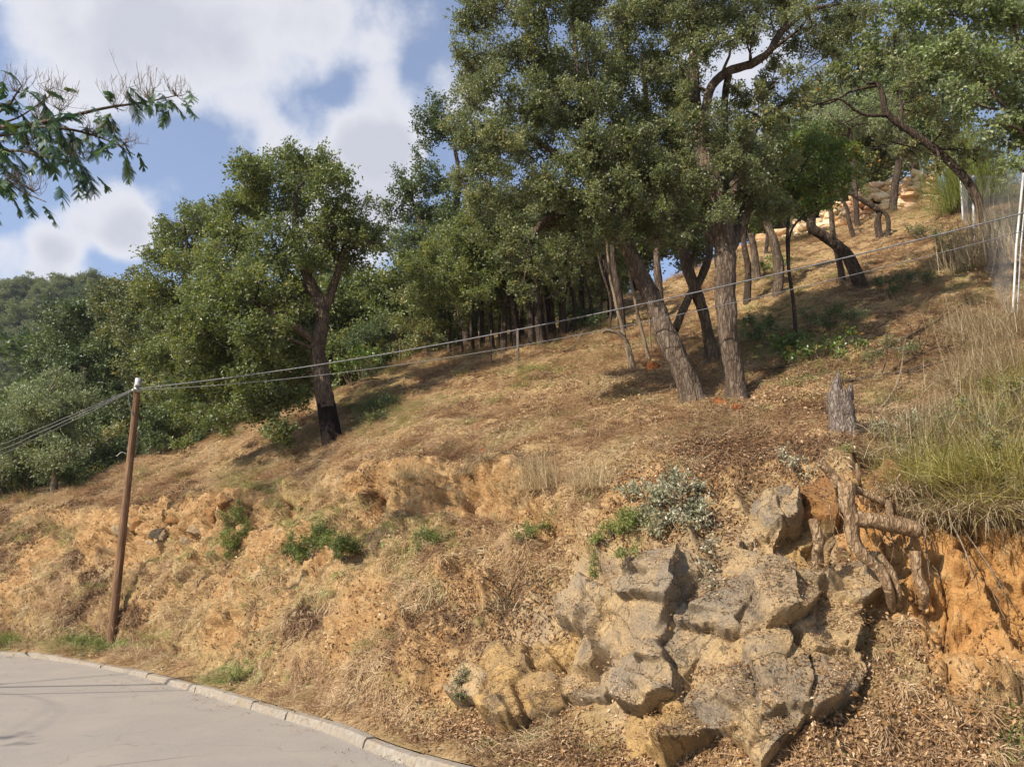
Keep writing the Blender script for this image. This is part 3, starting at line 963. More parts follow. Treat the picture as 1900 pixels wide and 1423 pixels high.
def grow(trunks, clumps, base, rng, leaf, Ln, Wd, k, barkm, root, seed, trunk_name='trunk', crown_name='crown', flare=1.35, seg=18, twigs=True, rough=.22, limb_r=1.0, tbase=0.0, limb_from=.35):
    """trunks: list of (points, radii); clumps: list of (centre, radius), all in world space; meshes are made about BASE"""
    wood = MB()
    nodes, nrad = [], []
    for ti, (pts, rr) in enumerate(trunks):
        n = max(14, int(np.linalg.norm(np.diff(pts, axis=0), axis=1).sum() / .14))
        c_ = catmull(pts, n)
        c_ += .035 * np.stack([fbm(c_ + 9 * j, 1.6, 2, seed + j) for j in range(3)], 1) * np.linspace(0, 1, n)[:, None]
        rd = np.interp(np.linspace(0, 1, n), np.linspace(0, 1, len(rr)), rr)
        if ti == 0 and flare > 1:
            rd = rd * (1 + (flare - 1) * np.exp(-np.linspace(0, np.linalg.norm(np.diff(c_, axis=0), axis=1).sum(), n) / .28))
        tube(wood, c_, rd, seg, rough, 7.0, cap1=True, seed=seed)
        i0 = int(n * limb_from) if ti == 0 else 2
        nodes += list(c_[i0:])
        nrad += list(rd[i0:])
    crown = MB()
    order = sorted(clumps, key=lambda c_: min(np.linalg.norm(np.array(nodes[::4]) - c_[0], axis=1)))
    for (C, R) in order:
        nd = np.array(nodes)
        cost = np.linalg.norm(nd - C, axis=1) + 1.2 * np.maximum(0, nd[:, 2] - C[2] + .1)
        j = int(np.argmin(cost))
        A, ra = nd[j], nrad[j]
        dist = np.linalg.norm(C - A)
        mid = (A + C) / 2 + rng.normal(size=3) * .12 * dist + np.array([0, 0, .08 * dist])
        r0 = min(ra * .75, limb_r * (.022 + .020 * dist))
        n = max(6, int(dist / .16))
        pth = catmull([A, mid, C], n)
        pth += .05 * np.stack([fbm(pth + 5 * q, 2.0, 2, seed + 60 + q) for q in range(3)], 1) * np.sin(np.linspace(0, math.pi, n))[:, None]
        tube(wood, pth, np.linspace(r0, max(.010, r0 * .35), n), 7, rough * .7, 9.0, seed=seed)
        nodes += list(pth[n // 3:])
        nrad += list(np.linspace(r0, max(.010, r0 * .35), n)[n // 3:])
        subs = clump_leaves(crown, C, R, Ln, Wd, k, rng, tbase=tbase)
        if twigs:
            for q, tw in subs:
                m2 = (C + q) / 2 + rng.normal(size=3) * .08 * R
                tube(wood, catmull([C, m2, q], 4), np.linspace(max(.008, r0 * .3), .004, 4), 4)
                for t_ in tw[:2]:
                    tube(wood, [q, t_], [.004, .002], 3)
    to = wood.build(trunk_name, M[barkm], root, base)
    co = crown.build(crown_name, M[leaf], root, base, smooth=False)
    return to, co


def tree(name, label, cat, trunks, clumps, leaf='oak_leaf', Ln=.062, Wd=.036, k=1.5, barkm='bark', seed=1, F=None, depth=.8, twin=0.5, group=None, peel=None, **kw):
    rng = np.random.default_rng(seed)
    bx, by = trunks[0][0][:2]
    if F is None:
        base, _ = hit(bx, by)
        F0 = base[1]
    else:
        base = P(bx, by, F)
        base[2] = ground_z(base[0], base[1])
        F0 = F
    root = empty(name, base, label, cat, group)
    tw = []
    for ti, t in enumerate(trunks):
        t = [(p[0], p[1], p[2], p[3] * .93) for p in t]
        pts = np.array([P(p[0], p[1], F0 + p[2]) for p in t])
        if ti == 0:
            pts[0] = base - np.array([0, 0, .18])
        tw.append((pts, [p[3] for p in t]))
    cl = []
    for c_ in clumps:
        dF = c_[3] if len(c_) > 3 else rng.uniform(-depth, depth)
        f = F0 + dF
        cl.append((P(c_[0], c_[1], f), c_[2] * 1.14 * f / FPX))
        if len(c_) <= 3 and rng.uniform() < twin:
            f2 = f + c_[2] * f / FPX * rng.choice([1.3, 1.7])
            cl.append((P(c_[0] + rng.normal() * c_[2] * .4, c_[1] + rng.normal() * c_[2] * .4, f2), c_[2] * f2 / FPX))
    if peel:
        pts, rr = tw[0]
        cut = peel
        c_ = catmull(pts, 60)
        ncut = int(60 * cut)
        pb = MB()
        rp = np.linspace(rr[0] * 1.12, rr[0] * .95, ncut + 1)
        tube(pb, c_[:ncut + 1], rp, 16, .10, 6.0, cap1=True, seed=seed)
        pbo = pb.build('peeled_base', M['peeled'], root, base)
        pbo['label'] = 'black harvested lower trunk with the cork stripped off'
        tw[0] = (c_[ncut - 1:], list(np.interp(np.linspace(ncut / 60, 1, 8), np.linspace(0, 1, len(rr)), rr) * 1.08))
        kw['flare'] = 1.0
        kw['limb_from'] = .2
    grow(tw, cl, base, rng, leaf, Ln, Wd, k, barkm, root, seed, **kw)
    return root


#--TREES--
tree('cork_oak', 'cork oak with black stripped trunk base standing alone on the left slope', 'tree',
     [[(620, 824, 0, .24), (606, 755, 0, .20), (594, 690, .05, .20), (590, 640, .1, .18), (598, 580, .1, .16), (572, 515, .1, .13), (550, 440, 0, .10), (545, 360, 0, .06)],
      [(598, 585, .1, .13), (625, 510, .3, .10), (640, 440, .5, .07), (630, 380, .6, .04)],
      [(590, 640, .1, .12), (540, 600, -.3, .09), (470, 560, -.6, .06)]],
     [(470, 325, 44), (545, 305, 44), (590, 320, 42), (620, 350, 45), (500, 370, 55), (560, 380, 52), (455, 385, 48), (650, 395, 45), (610, 420, 55), (665, 440, 40), (430, 440, 55), (510, 450, 58), (570, 470, 50),
      (640, 480, 42), (690, 450, 26), (420, 500, 55), (480, 530, 58), (535, 560, 42), (385, 560, 52), (440, 590, 58), (500, 620, 54), (370, 625, 50), (420, 660, 58), (480, 690, 55), (535, 680, 42), (365, 700, 45), (420, 730, 50),
      (480, 750, 46), (535, 740, 40), (555, 640, 34), (395, 780, 36), (350, 760, 36), (345, 590, 36), (510, 790, 26), (540, 520, 30)],
     Ln=.085, Wd=.05, k=1.15, seed=11, depth=1.0, peel=.16, leaf='oak_leaf_fresh', tbase=-.05)

tree('cork_oak', 'tall cork oak with trunk leaning left and spreading crown over the slope', 'tree',
     [[(1292, 742, 0, .21), (1268, 690, 0, .19), (1235, 620, .1, .19), (1205, 545, .15, .17), (1175, 480, .2, .15), (1150, 420, .2, .13), (1120, 340, .3, .11), (1090, 250, .4, .09), (1070, 140, .4, .06), (1060, 20, .4, .04)],
      [(1140, 400, .2, .10), (1080, 385, -.1, .09), (1010, 410, -.3, .07), (985, 450, -.4, .05), (980, 500, -.4, .03)],
      [(1120, 340, .3, .08), (1040, 290, .0, .06), (960, 240, -.2, .04)],
      [(1150, 420, .2, .09), (1190, 330, .6, .07), (1200, 230, .8, .06), (1190, 100, .9, .04)]],
     [(880, 40, 40), (930, 20, 55), (1010, 30, 60), (1090, 30, 60), (1160, 40, 55), (880, 110, 42), (940, 100, 55), (1010, 110, 58), (1090, 120, 58), (1160, 130, 55), (875, 180, 40), (930, 180, 52), (1000, 190, 55), (1070, 200, 58),
      (1140, 210, 55), (885, 250, 40), (945, 260, 52), (1010, 270, 55), (1080, 290, 55), (1145, 290, 50), (915, 320, 45), (970, 340, 50), (1030, 350, 50), (1095, 360, 45), (950, 400, 42), (1005, 410, 38), (910, 390, 34),
      (900, -40, 60), (1000, -60, 70), (1100, -60, 70), (1180, -40, 60), (950, -140, 70), (1060, -160, 80), (1160, -150, 70), (860, 330, 24), (850, 100, 22), (1180, 370, 36), (1130, 420, 30), (1060, 430, 34), (1100, 280, 46, -.9), (1150, 350, 40, -.9), (1110, 180, 44, -.9), (1060, 320, 42, -.9), (1090, 90, 44, -.9), (1170, 260, 44, -.9), (1020, 370, 36, -.8), (960, 440, 34, -.5), (1000, 460, 26, -.5), (920, 440, 30, -.3), (1150, 430, 26, -.5), (1075, 390, 30, -.6), (905, 425, 34, -.4), (940, 480, 32, -.4), (1000, 500, 28, -.4), (1050, 470, 30, -.4), (890, 380, 32, -.5), (1095, 455, 28, -.4), (970, 530, 20, -.3)],
     Ln=.054, Wd=.033, k=1.2, seed=21, depth=1.1, twin=.6, limb_r=.8)

tree('cork_oak', 'stout cork oak with upright trunk and heavy crooked limb overhead', 'tree',
     [[(1366, 742, 0, .185), (1362, 690, 0, .165), (1352, 620, 0, .17), (1347, 550, 0, .18), (1345, 480, 0, .20), (1340, 420, 0, .20), (1325, 350, 0, .17), (1300, 270, .1, .14), (1290, 190, .2, .11), (1285, 80, .3, .08), (1280, -60, .3, .05)],
      [(1342, 400, 0, .13), (1375, 320, .3, .11), (1400, 240, .5, .08), (1460, 190, .6, .05)],
      [(1305, 270, .0, .09), (1310, 215, -.2, .085), (1318, 165, -.2, .085), (1350, 133, -.2, .085), (1392, 120, -.2, .08), (1425, 100, -.2, .07), (1450, 60, -.2, .06), (1500, 20, -.3, .05), (1560, 10, -.2, .03)],
      [(1352, 140, -.1, .07), (1345, 190, .1, .065), (1348, 250, .2, .05)],
      [(1345, 480, .1, .13), (1372, 420, .3, .12), (1395, 350, .4, .10)]],
     [(1220, 20, 52), (1290, 10, 55), (1360, 20, 50), (1430, 15, 45), (1500, 30, 48), (1565, 40, 42), (1215, 100, 52), (1280, 90, 48), (1225, 180, 52), (1270, 160, 40), (1240, 250, 50), (1180, 250, 40), (1290, 300, 46), (1230, 330, 46),
      (1340, 270, 38), (1390, 280, 48), (1430, 240, 36), (1380, 210, 34), (1440, 320, 38), (1390, 350, 40), (1190, 410, 38), (1250, 400, 40), (1310, 380, 38), (1180, 340, 36), (1520, 90, 36), (1470, 70, 34), (1590, 20, 34), (1430, 160, 30), (1470, 130, 26),
      (1240, -60, 65), (1340, -70, 65), (1440, -60, 60), (1540, -50, 55), (1290, -160, 70), (1400, -150, 70), (1500, -130, 60), (1430, 390, 30), (1250, 455, 24), (1160, 455, 22), (1380, 60, 30), (1300, 320, 42, -.8), (1345, 300, 36, -.8), (1290, 240, 38, -.8), (1330, 390, 32, -.7), (1280, 60, 40, -.7), (1265, 130, 38, -.7), (1380, 330, 36, -.7), (1400, 180, 26, -.6), (1250, 350, 40, -.7), (1420, 290, 34, -.6), (1370, 240, 26, -.7), (1215, 300, 40, -.7), (1310, 20, 40, -.7), (1540, 100, 26, -.4), (1580, 60, 28, -.3), (1275, 190, 34, -1.0), (1335, 210, 26, -.6), (1300, 95, 34, -1.1), (1370, 175, 22, -.1), (1440, 120, 24, .3), (1400, 60, 30, -.9), (1350, 70, 30, -1.0), (1470, 180, 26, .3)],
     Ln=.054, Wd=.033, k=1.2, seed=31, depth=1.1, twin=.6, limb_r=.8)

tree('cork_oak', 'forked cork oak trunk between the leaning oak and the upright oak', 'tree',
     [[(1322, 662, 0, .13), (1312, 610, 0, .11), (1298, 560, 0, .12), (1280, 510, 0, .13), (1268, 460, 0, .12), (1262, 400, .1, .10), (1255, 320, .2, .07)],
      [(1288, 540, 0, .09), (1305, 505, .1, .09), (1316, 470, .2, .08), (1312, 420, .3, .06)],
      [(1252, 612, -.2, .085), (1268, 575, -.1, .085), (1285, 540, 0, .08)]],
     [(1230, 330, 45), (1290, 340, 40), (1250, 280, 50), (1180, 300, 45), (1320, 300, 40)], seed=41, k=1.0, Ln=.07, Wd=.042, depth=.4)

tree('strawberry_tree', 'thin dark stemmed tree with glossy bright green crown beside the wall', 'tree',
     [[(1477, 628, 0, .045), (1472, 560, 0, .040), (1464, 500, 0, .040), (1462, 440, 0, .036), (1466, 390, 0, .03), (1480, 330, 0, .02)],
      [(1464, 490, 0, .025), (1468, 430, .1, .025), (1500, 395, .2, .02), (1545, 370, .3, .015)]],
     [(1450, 290, 36), (1500, 280, 40), (1545, 290, 38), (1575, 285, 22), (1430, 340, 34), (1480, 345, 40), (1520, 345, 34), (1555, 330, 22), (1450, 385, 28), (1500, 385, 26), (1535, 378, 16), (1420, 290, 26), (1530, 255, 24)],
     leaf='bright_leaf', Ln=.085, Wd=.034, k=1.2, barkm='bark_dark', seed=51, depth=.6, rough=.05)

tree('oak_tree', 'oak in the gap with twisted dark branches against the cloud', 'tree',
     [[(872, 650, 0, .16), (858, 600, 0, .14), (842, 550, 0, .15), (836, 490, .1, .13), (842, 420, .2, .11), (850, 360, .3, .09), (848, 300, .3, .08), (838, 245, .3, .05)],
      [(836, 500, .1, .11), (800, 450, .2, .09), (775, 400, .3, .06), (760, 350, .3, .04)],
      [(848, 330, .3, .06), (880, 310, .4, .05), (900, 270, .5, .03)]],
     [(800, 212, 34), (790, 255, 30), (830, 235, 30), (855, 265, 28), (780, 300, 22), (865, 215, 22), (750, 350, 36), (795, 345, 34), (840, 350, 26), (735, 390, 30), (780, 395, 32), (880, 300, 26), (830, 400, 30), (760, 440, 30), (900, 360, 34), (870, 420, 40), (700, 420, 20)],
     leaf='dark_leaf', Ln=.10, Wd=.062, k=.95, barkm='bark_dark', seed=61, F=26.5, depth=.8)

tree('oak_tree', 'bushy pale green oak with drooping boughs behind the leaning oak', 'tree',
     [[(960, 645, 0, .13), (955, 590, 0, .11), (945, 530, 0, .10), (935, 460, 0, .08), (930, 400, 0, .05)]],
     [(900, 420, 48), (945, 410, 46), (890, 470, 51), (935, 470, 51), (980, 470, 48), (860, 440, 43), (915, 520, 48), (965, 520, 46), (860, 500, 46), (820, 470, 43), (1000, 520, 36), (830, 530, 41), (880, 545, 39), (780, 500, 41), (800, 550, 36), (940, 555, 31)],
     leaf='oak_leaf_fresh', Ln=.085, Wd=.052, k=1.0, barkm='bark_dark', seed=71, depth=.9, tbase=.08)

tree('oak_tree', 'young oak with yellow green leaves hanging behind the two big trunks', 'tree',
     [[(1135, 585, 0, .10), (1128, 520, 0, .09), (1115, 450, 0, .08), (1105, 390, 0, .05)]],
     [(1050, 450, 32), (1090, 440, 32), (1070, 490, 32), (1105, 490, 28), (1040, 490, 26), (1125, 430, 28), (1080, 525, 24), (1110, 540, 20), (1040, 410, 26), (1090, 400, 26)],
     leaf='yellow_leaf', Ln=.08, Wd=.05, k=.95, barkm='bark_dark', seed=81, depth=.6, tbase=.05)

tree('oak_tree', 'oak half hidden behind the crown of the lone cork oak', 'tree',
     [[(330, 835, 0, .16), (335, 700, 0, .13), (340, 600, 0, .11), (345, 500, 0, .08), (345, 440, 0, .05)]],
     [(335, 410, 34), (370, 415, 34), (310, 440, 34), (350, 455, 38), (395, 430, 34), (295, 490, 36), (340, 500, 40), (385, 490, 38), (300, 540, 38), (350, 560, 42), (280, 580, 34), (310, 610, 40), (290, 660, 36), (320, 690, 40), (270, 540, 26), (300, 740, 36), (400, 400, 28)],
     leaf='oak_leaf_fresh', Ln=.11, Wd=.068, k=.95, seed=91, F=27, depth=1.0)

tree('olive_tree', 'pale grey green tree with slim trunk at the edge of the cleared slope', 'tree',
     [[(100, 922, 0, .10), (102, 870, 0, .085), (98, 820, 0, .075), (92, 770, 0, .05), (88, 730, 0, .03)]],
     [(70, 722, 32), (110, 715, 30), (30, 755, 34), (75, 765, 38), (125, 760, 34), (150, 750, 22), (15, 800, 34), (60, 810, 38), (110, 800, 36), (145, 795, 26), (-20, 830, 36), (30, 845, 32), (80, 850, 36), (130, 840, 32), (-10, 870, 30), (165, 735, 14), (100, 690, 14)],
     leaf='pale_leaf', Ln=.10, Wd=.042, k=.95, barkm='twig', seed=101, depth=.9, tbase=-.08)

tree('laurel_tree', 'broad dark green tree below the far hill', 'tree',
     [[(165, 900, 0, .16), (165, 800, 0, .14), (160, 720, 0, .11), (155, 650, 0, .07)]],
     [(125, 590, 36), (160, 575, 34), (100, 630, 36), (145, 630, 42), (190, 610, 36), (90, 680, 34), (135, 690, 44), (185, 670, 44), (215, 660, 30), (120, 740, 40), (175, 740, 46), (220, 720, 38), (150, 800, 46), (205, 790, 44), (110, 810, 36), (180, 850, 42), (225, 850, 36), (130, 870, 38)],
     leaf='dark_leaf', Ln=.15, Wd=.095, k=.9, barkm='bark_dark', seed=111, F=36, depth=1.4)

tree('oak_tree', 'olive brown round topped oak rising above the dark tree', 'tree',
     [[(262, 860, 0, .16), (258, 760, 0, .13), (250, 660, 0, .10), (245, 590, 0, .06)]],
     [(205, 545, 30), (240, 530, 32), (275, 535, 30), (185, 575, 28), (225, 580, 36), (265, 580, 36), (240, 625, 36), (275, 640, 34), (250, 680, 36), (280, 700, 36), (260, 750, 36), (215, 620, 26)],
     leaf='yellow_leaf', Ln=.13, Wd=.085, k=.9, barkm='bark_dark', seed=121, F=33, depth=1.2, tbase=-.22)

tree('creeper_tree', 'leafy tree with broad pale leaves filling the upper right corner', 'tree',
     [[(1985, 560, 0, .13), (1975, 450, 0, .12), (1955, 330, 0, .11), (1925, 200, 0, .09), (1890, 80, 0, .06), (1860, -60, 0, .04)],
      [(1950, 300, 0, .07), (1890, 230, -.2, .05), (1840, 170, -.3, .04), (1770, 110, -.3, .03)]],
     [(1700, 30, 46), (1770, 30, 52), (1840, 40, 54), (1895, 50, 48), (1700, 95, 36), (1755, 110, 44), (1820, 115, 50), (1885, 125, 50), (1780, 175, 34), (1835, 185, 42), (1890, 200, 48), (1870, 260, 40), (1910, 270, 44), (1840, 235, 26), (1890, 310, 30), (1660, 20, 30), (1950, 100, 60), (1950, 200, 60),
      (1720, -50, 60), (1810, -50, 65), (1900, -40, 60), (1760, -140, 70), (1870, -140, 70), (1960, -20, 60), (1930, 330, 30)],
     leaf='creeper_leaf', Ln=.095, Wd=.068, k=1.15, seed=131, depth=.8)

tree('oak_tree', 'gnarled oak stretching one bare dark limb left over the stone wall', 'tree',
     [[(1838, 480, 0, .12), (1828, 420, 0, .11), (1800, 345, 0, .10), (1745, 285, 0, .095), (1700, 252, 0, .09), (1660, 225, 0, .085), (1642, 205, 0, .08), (1638, 180, 0, .07), (1628, 156, 0, .055), (1608, 155, 0, .03)],
      [(1648, 215, 0, .045), (1600, 212, 0, .035), (1560, 185, -.1, .03), (1530, 190, -.1, .02), (1490, 205, -.1, .012)],
      [(1632, 158, 0, .04), (1580, 170, .1, .03), (1540, 192, .1, .022), (1500, 190, .1, .012)],
      [(1672, 232, 0, .05), (1675, 195, 0, .03), (1690, 190, 0, .02)],
      [(1600, 212, 0, .022), (1560, 230, .1, .015), (1540, 210, .1, .01)]],
     [(1660, 120, 26), (1700, 150, 26), (1610, 110, 22), (1720, 200, 26), (1660, 70, 26), (1520, 140, 20), (1490, 165, 18), (1560, 140, 14), (1690, 280, 24), (1640, 260, 20), (1780, 280, 26), (1750, 240, 28), (1810, 300, 24), (1700, 210, 26), (1740, 310, 18)],
     leaf='yellow_leaf', Ln=.075, Wd=.045, k=.8, barkm='bark_dark', seed=141, depth=.5, twin=.2)

tree('oak_tree', 'low leafy young oak filling the grove left of the leaning trunk', 'tree',
     [[(1015, 640, 0, .06), (1012, 590, 0, .05), (1005, 530, 0, .04), (1000, 480, 0, .03)]],
     [(985, 500, 24), (1020, 500, 24), (1000, 535, 22), (960, 530, 20), (1035, 540, 18), (975, 560, 16), (1015, 470, 22), (940, 500, 20), (1060, 510, 18)],
     leaf='oak_leaf_fresh', Ln=.075, Wd=.046, k=.8, barkm='bark', seed=151, depth=.5, twin=.2, tbase=.15)
tree('oak_tree', 'small bright green oak beside the stakes on the crest', 'tree',
     [[(835, 655, 0, .06), (832, 610, 0, .05), (828, 560, 0, .04)]],
     [(800, 575, 20), (830, 560, 22), (855, 580, 18), (815, 600, 18), (845, 605, 16), (785, 600, 16), (760, 590, 20), (735, 600, 20), (770, 560, 22)],
     leaf='oak_leaf_fresh', Ln=.08, Wd=.05, k=.8, barkm='bark', seed=161, depth=.5, twin=.2, tbase=.18)

# smaller bare stems among the grove
def stem(name, label, pts, r0, barkm='bark_dark', sprouts=(), cat='tree', group=None, seed=0, leaf='oak_leaf_fresh', rough=.12, name_part='trunk'):
    base, _ = hit(*pts[0])
    rng = np.random.default_rng(seed)
    root = empty(name, base, label, cat, group)
    W = np.array([P(p[0], p[1], base[1] + (p[2] if len(p) > 2 else 0)) for p in pts])
    W[0] = base - np.array([0, 0, .12])
    mb = MB()
    n = max(10, int(np.linalg.norm(np.diff(W, axis=0), axis=1).sum() / .12))
    c_ = catmull(W, n)
    c_ += .03 * np.stack([fbm(c_ + 7 * j, 2.5, 2, seed + j) for j in range(3)], 1) * np.linspace(0, 1, n)[:, None]
    tube(mb, c_, np.linspace(r0, r0 * .6, n), 10, rough, 9, cap1=True, seed=seed)
    lf = MB()
    for sp_ in sprouts:
        C = P(sp_[0], sp_[1], base[1] + rng.uniform(-.2, .3))
        j = int(np.argmin(np.linalg.norm(c_ - C, axis=1)))
        tube(mb, catmull([c_[j], (c_[j] + C) / 2 + rng.normal(size=3) * .08, C], 7), np.linspace(r0 * .45, .008, 7), 5)
        clump_leaves(lf, C, sp_[2] * base[1] / FPX, .075, .044, .9, rng)
    mb.build(name_part, M[barkm], root, base)
    if sprouts:
        lf.build('crown', M[leaf], root, base, smooth=False)
    return root


stem('oak_tree', 'thick dark trunk leaning hard to the left below the wall', [(1600, 532), (1575, 480), (1540, 445), (1508, 425), (1505, 400)], .17, seed=1, sprouts=[(1520, 380, 20)])
stem('oak_tree', 'grey oak trunk curving up left of the thin dark stem', [(1440, 548), (1446, 500), (1436, 450), (1420, 410), (1400, 360)], .15, 'bark', seed=2, sprouts=[(1400, 330, 34), (1430, 320, 30)])
stem('oak_tree', 'slim trunk just left of the hard leaning trunk', [(1565, 528), (1556, 480), (1545, 430), (1540, 380)], .09, 'bark', seed=3, sprouts=[(1540, 350, 22)])
stem('oak_tree', 'straight dark trunk in front of the stone wall', [(1655, 392), (1660, 350), (1668, 300), (1672, 240), (1668, 160)], .15, seed=4, sprouts=[(1670, 200, 24), (1650, 170, 24), (1690, 140, 26)])
stem('cut_oak', 'twisted stub trunk with a long branch reaching left by the wall', [(1632, 442), (1628, 410), (1630, 392), (1600, 372), (1575, 358)], .11, seed=5)
stem('cut_oak', 'short crooked stub standing right of the twisted branch', [(1646, 440), (1648, 410), (1640, 394), (1620, 388)], .08, 'bark_dark', seed=6)
stem('oak_tree', 'small bent trunk rising from the shade before the wall', [(1585, 440), (1575, 410), (1570, 385), (1560, 370)], .08, 'bark_dark', seed=7, sprouts=[(1545, 345, 20)])
stem('oak_tree', 'leaning grey trunk seen between the grove and the upright oak', [(1405, 520), (1400, 470), (1390, 420), (1380, 380)], .12, 'bark', seed=8, sprouts=[(1380, 350, 30)])
stem('sapling', 'bare bent stem curving over left of the leaning oak', [(1178, 685), (1165, 640), (1150, 620), (1128, 614), (1120, 618)], .055, 'twig', cat='sapling', seed=9)
stem('sapling', 'slender pole stem behind the bare bent stem', [(1172, 680), (1155, 610), (1142, 560), (1132, 510), (1125, 450)], .045, 'twig', cat='sapling', seed=10, sprouts=[(1120, 430, 26)])
stem('sapling', 'slender leaning stem close beside the leaning oak', [(1206, 668), (1190, 610), (1178, 560), (1168, 500), (1160, 440)], .045, 'twig', cat='sapling', seed=11, sprouts=[(1150, 430, 24)])
stem('sapling', 'thin straight stem right of the slender leaning stem', [(1207, 655), (1206, 610), (1205, 560), (1200, 500)], .026, 'twig', cat='sapling', seed=12)
stem('oak_tree', 'dark trunk rising behind the slender pole stem', [(1155, 612), (1150, 560), (1140, 500), (1135, 440)], .12, seed=13, sprouts=[(1130, 410, 30)])
stem('oak_tree', 'pale upright trunk seen above the leaning oak', [(1225, 590), (1222, 530), (1218, 480), (1222, 420)], .13, 'bark', seed=14, sprouts=[(1225, 390, 34)])
stem('sapling', 'leafy young oak before the left end of the stone wall', [(1420, 470), (1425, 430), (1430, 390), (1432, 350)], .07, 'bark_dark', cat='sapling', seed=15, sprouts=[(1400, 380, 30), (1440, 360, 32), (1460, 390, 26), (1415, 340, 30)], leaf='yellow_leaf')
stem('sapling', 'leafy young oak between the thin dark stem and the leaning trunk', [(1500, 440), (1505, 400), (1515, 360), (1520, 330)], .06, 'bark_dark', cat='sapling', seed=16, sprouts=[(1500, 390, 22), (1560, 330, 26), (1590, 310, 26), (1600, 350, 20)], leaf='oak_leaf_fresh')
stem('oak_tree', 'pale olive crowned tree rising beyond the stone wall', [(1590, 400), (1585, 330), (1580, 270), (1570, 200)], .10, 'bark_dark', seed=18, sprouts=[(1540, 230, 40), (1590, 235, 42), (1640, 230, 38), (1500, 250, 34), (1620, 200, 36), (1560, 195, 32), (1660, 270, 30)], leaf='pale_leaf')
stem('oak_tree', 'slim forked trunk just behind the upright oak', [(1385, 560), (1388, 500), (1380, 450), (1385, 400)], .10, 'bark_dark', seed=19, sprouts=[(1370, 400, 30), (1400, 420, 28)])
gpos = [(1042, 625, 6), (1030, 628, 4), (1062, 618, 3), (1018, 622, 8), (1003, 640, 7), (985, 640, 5), (935, 655, 5), (915, 650, 4), (1085, 600, 5), (1048, 590, 4), (895, 640, 5), (970, 625, 4), (1100, 595, 3), (880, 655, 3), (1070, 590, 4), (925, 645, 2), (950, 640, 2), (1010, 632, 2), (1055, 622, 2), (1095, 610, 2), (1115, 600, 2), (860, 660, 2), (1130, 615, 2)]
for k_, (gx, gy, gr) in enumerate(gpos):
    tx = gx - random.uniform(-8, 22)
    rr_ = random.Random(k_)
    stem('grove_tree', ('dark slender trunk in the left part of the shaded grove' if gx < 960 else 'dark slender trunk in the middle of the shaded grove' if gx < 1035 else 'dark slender trunk in the right part of the shaded grove'), [(gx, gy), (gx - 3 + rr_.uniform(-6, 6), gy - 60), (tx, gy - 130), (tx + rr_.uniform(-12, 12), gy - 200)], gr * 24 / FPX * 1.15, 'bark_dark', seed=200 + k_,
         sprouts=[(tx + rr_.uniform(-25, 25), gy - 195 + rr_.uniform(-25, 20), 26), (tx + rr_.uniform(-25, 25), gy - 225, 28)], group='slender trunks in the grove', leaf='oak_leaf')

# prototypes for the wood behind
def proto_tree(name, label, seed, h, cr, leaf, Ln, barkm='bark_dark', clear=.35, ncl=12, k=.9, loc=(0, 0, 0)):
    rng = np.random.default_rng(seed)
    root = empty(name, (0, 0, 0), label, 'tree')
    top = np.array([rng.normal() * .4, rng.normal() * .4, h * .85])
    pts = np.array([[0, 0, -.5], [rng.normal() * .1, rng.normal() * .1, h * .3], [rng.normal() * .3, rng.normal() * .3, h * .6], top])
    cl = []
    for q in range(ncl):
        z = h * (clear + (1 - clear) * rng.uniform(0.05, .92))
        rr_ = cr * math.sqrt(max(.05, 1 - ((z / h - (clear + 1) / 2) / ((1 - clear) / 1.8)) ** 2)) * rng.uniform(.3, .85)
        an = rng.uniform(0, 2 * math.pi)
        cl.append((np.array([rr_ * math.cos(an), rr_ * math.sin(an), z]), cr * rng.uniform(.30, .46)))
    grow([(pts, [h * .028, h * .022, h * .017, h * .008])], cl, np.zeros(3), rng, leaf, Ln, Ln * .62, k, barkm, root, seed, seg=8, twigs=False, rough=.1, limb_from=.3)
    return root, kids(root)


PR = [proto_tree('wood_tree', 'oak of the wood behind the crest', 301, 7.5, 2.6, 'oak_leaf', .16),
      proto_tree('wood_tree', 'fresh green oak of the wood behind the crest', 302, 7.0, 2.4, 'oak_leaf_fresh', .16, ncl=13),
      proto_tree('wood_tree', 'dark oak of the wood behind the crest', 303, 8.0, 2.5, 'dark_leaf', .16, ncl=13),
      proto_tree('wood_tree', 'olive green tree of the wood behind the crest', 304, 6.0, 2.2, 'yellow_leaf', .16, clear=.2, ncl=12)]
used = set()


def place_wood(pi, px, F, top_py, label, group=None, wid=1.0, name=None):
    root, parts = PR[pi]
    g = P(px, 700, F)
    z = ground_z(g[0], g[1])
    zt = CAMZ + F * ray(px, top_py)[2]
    h = [7.5, 7.0, 8.0, 6.0][pi]
    sc = max(.35, (zt - z) / (h * 1.0))
    rz = random.uniform(0, 6.28)
    if pi not in used:
        used.add(pi)
        root.location = (g[0], g[1], z)
        root.rotation_euler = (0, 0, rz)
        root.scale = (sc * wid, sc * wid, sc)
        root['label'] = label
        if group:
            root['group'] = group
        return root
    return copy_thing(parts, root, (g[0], g[1], z), rz, (sc * wid, sc * wid, sc), label, group)


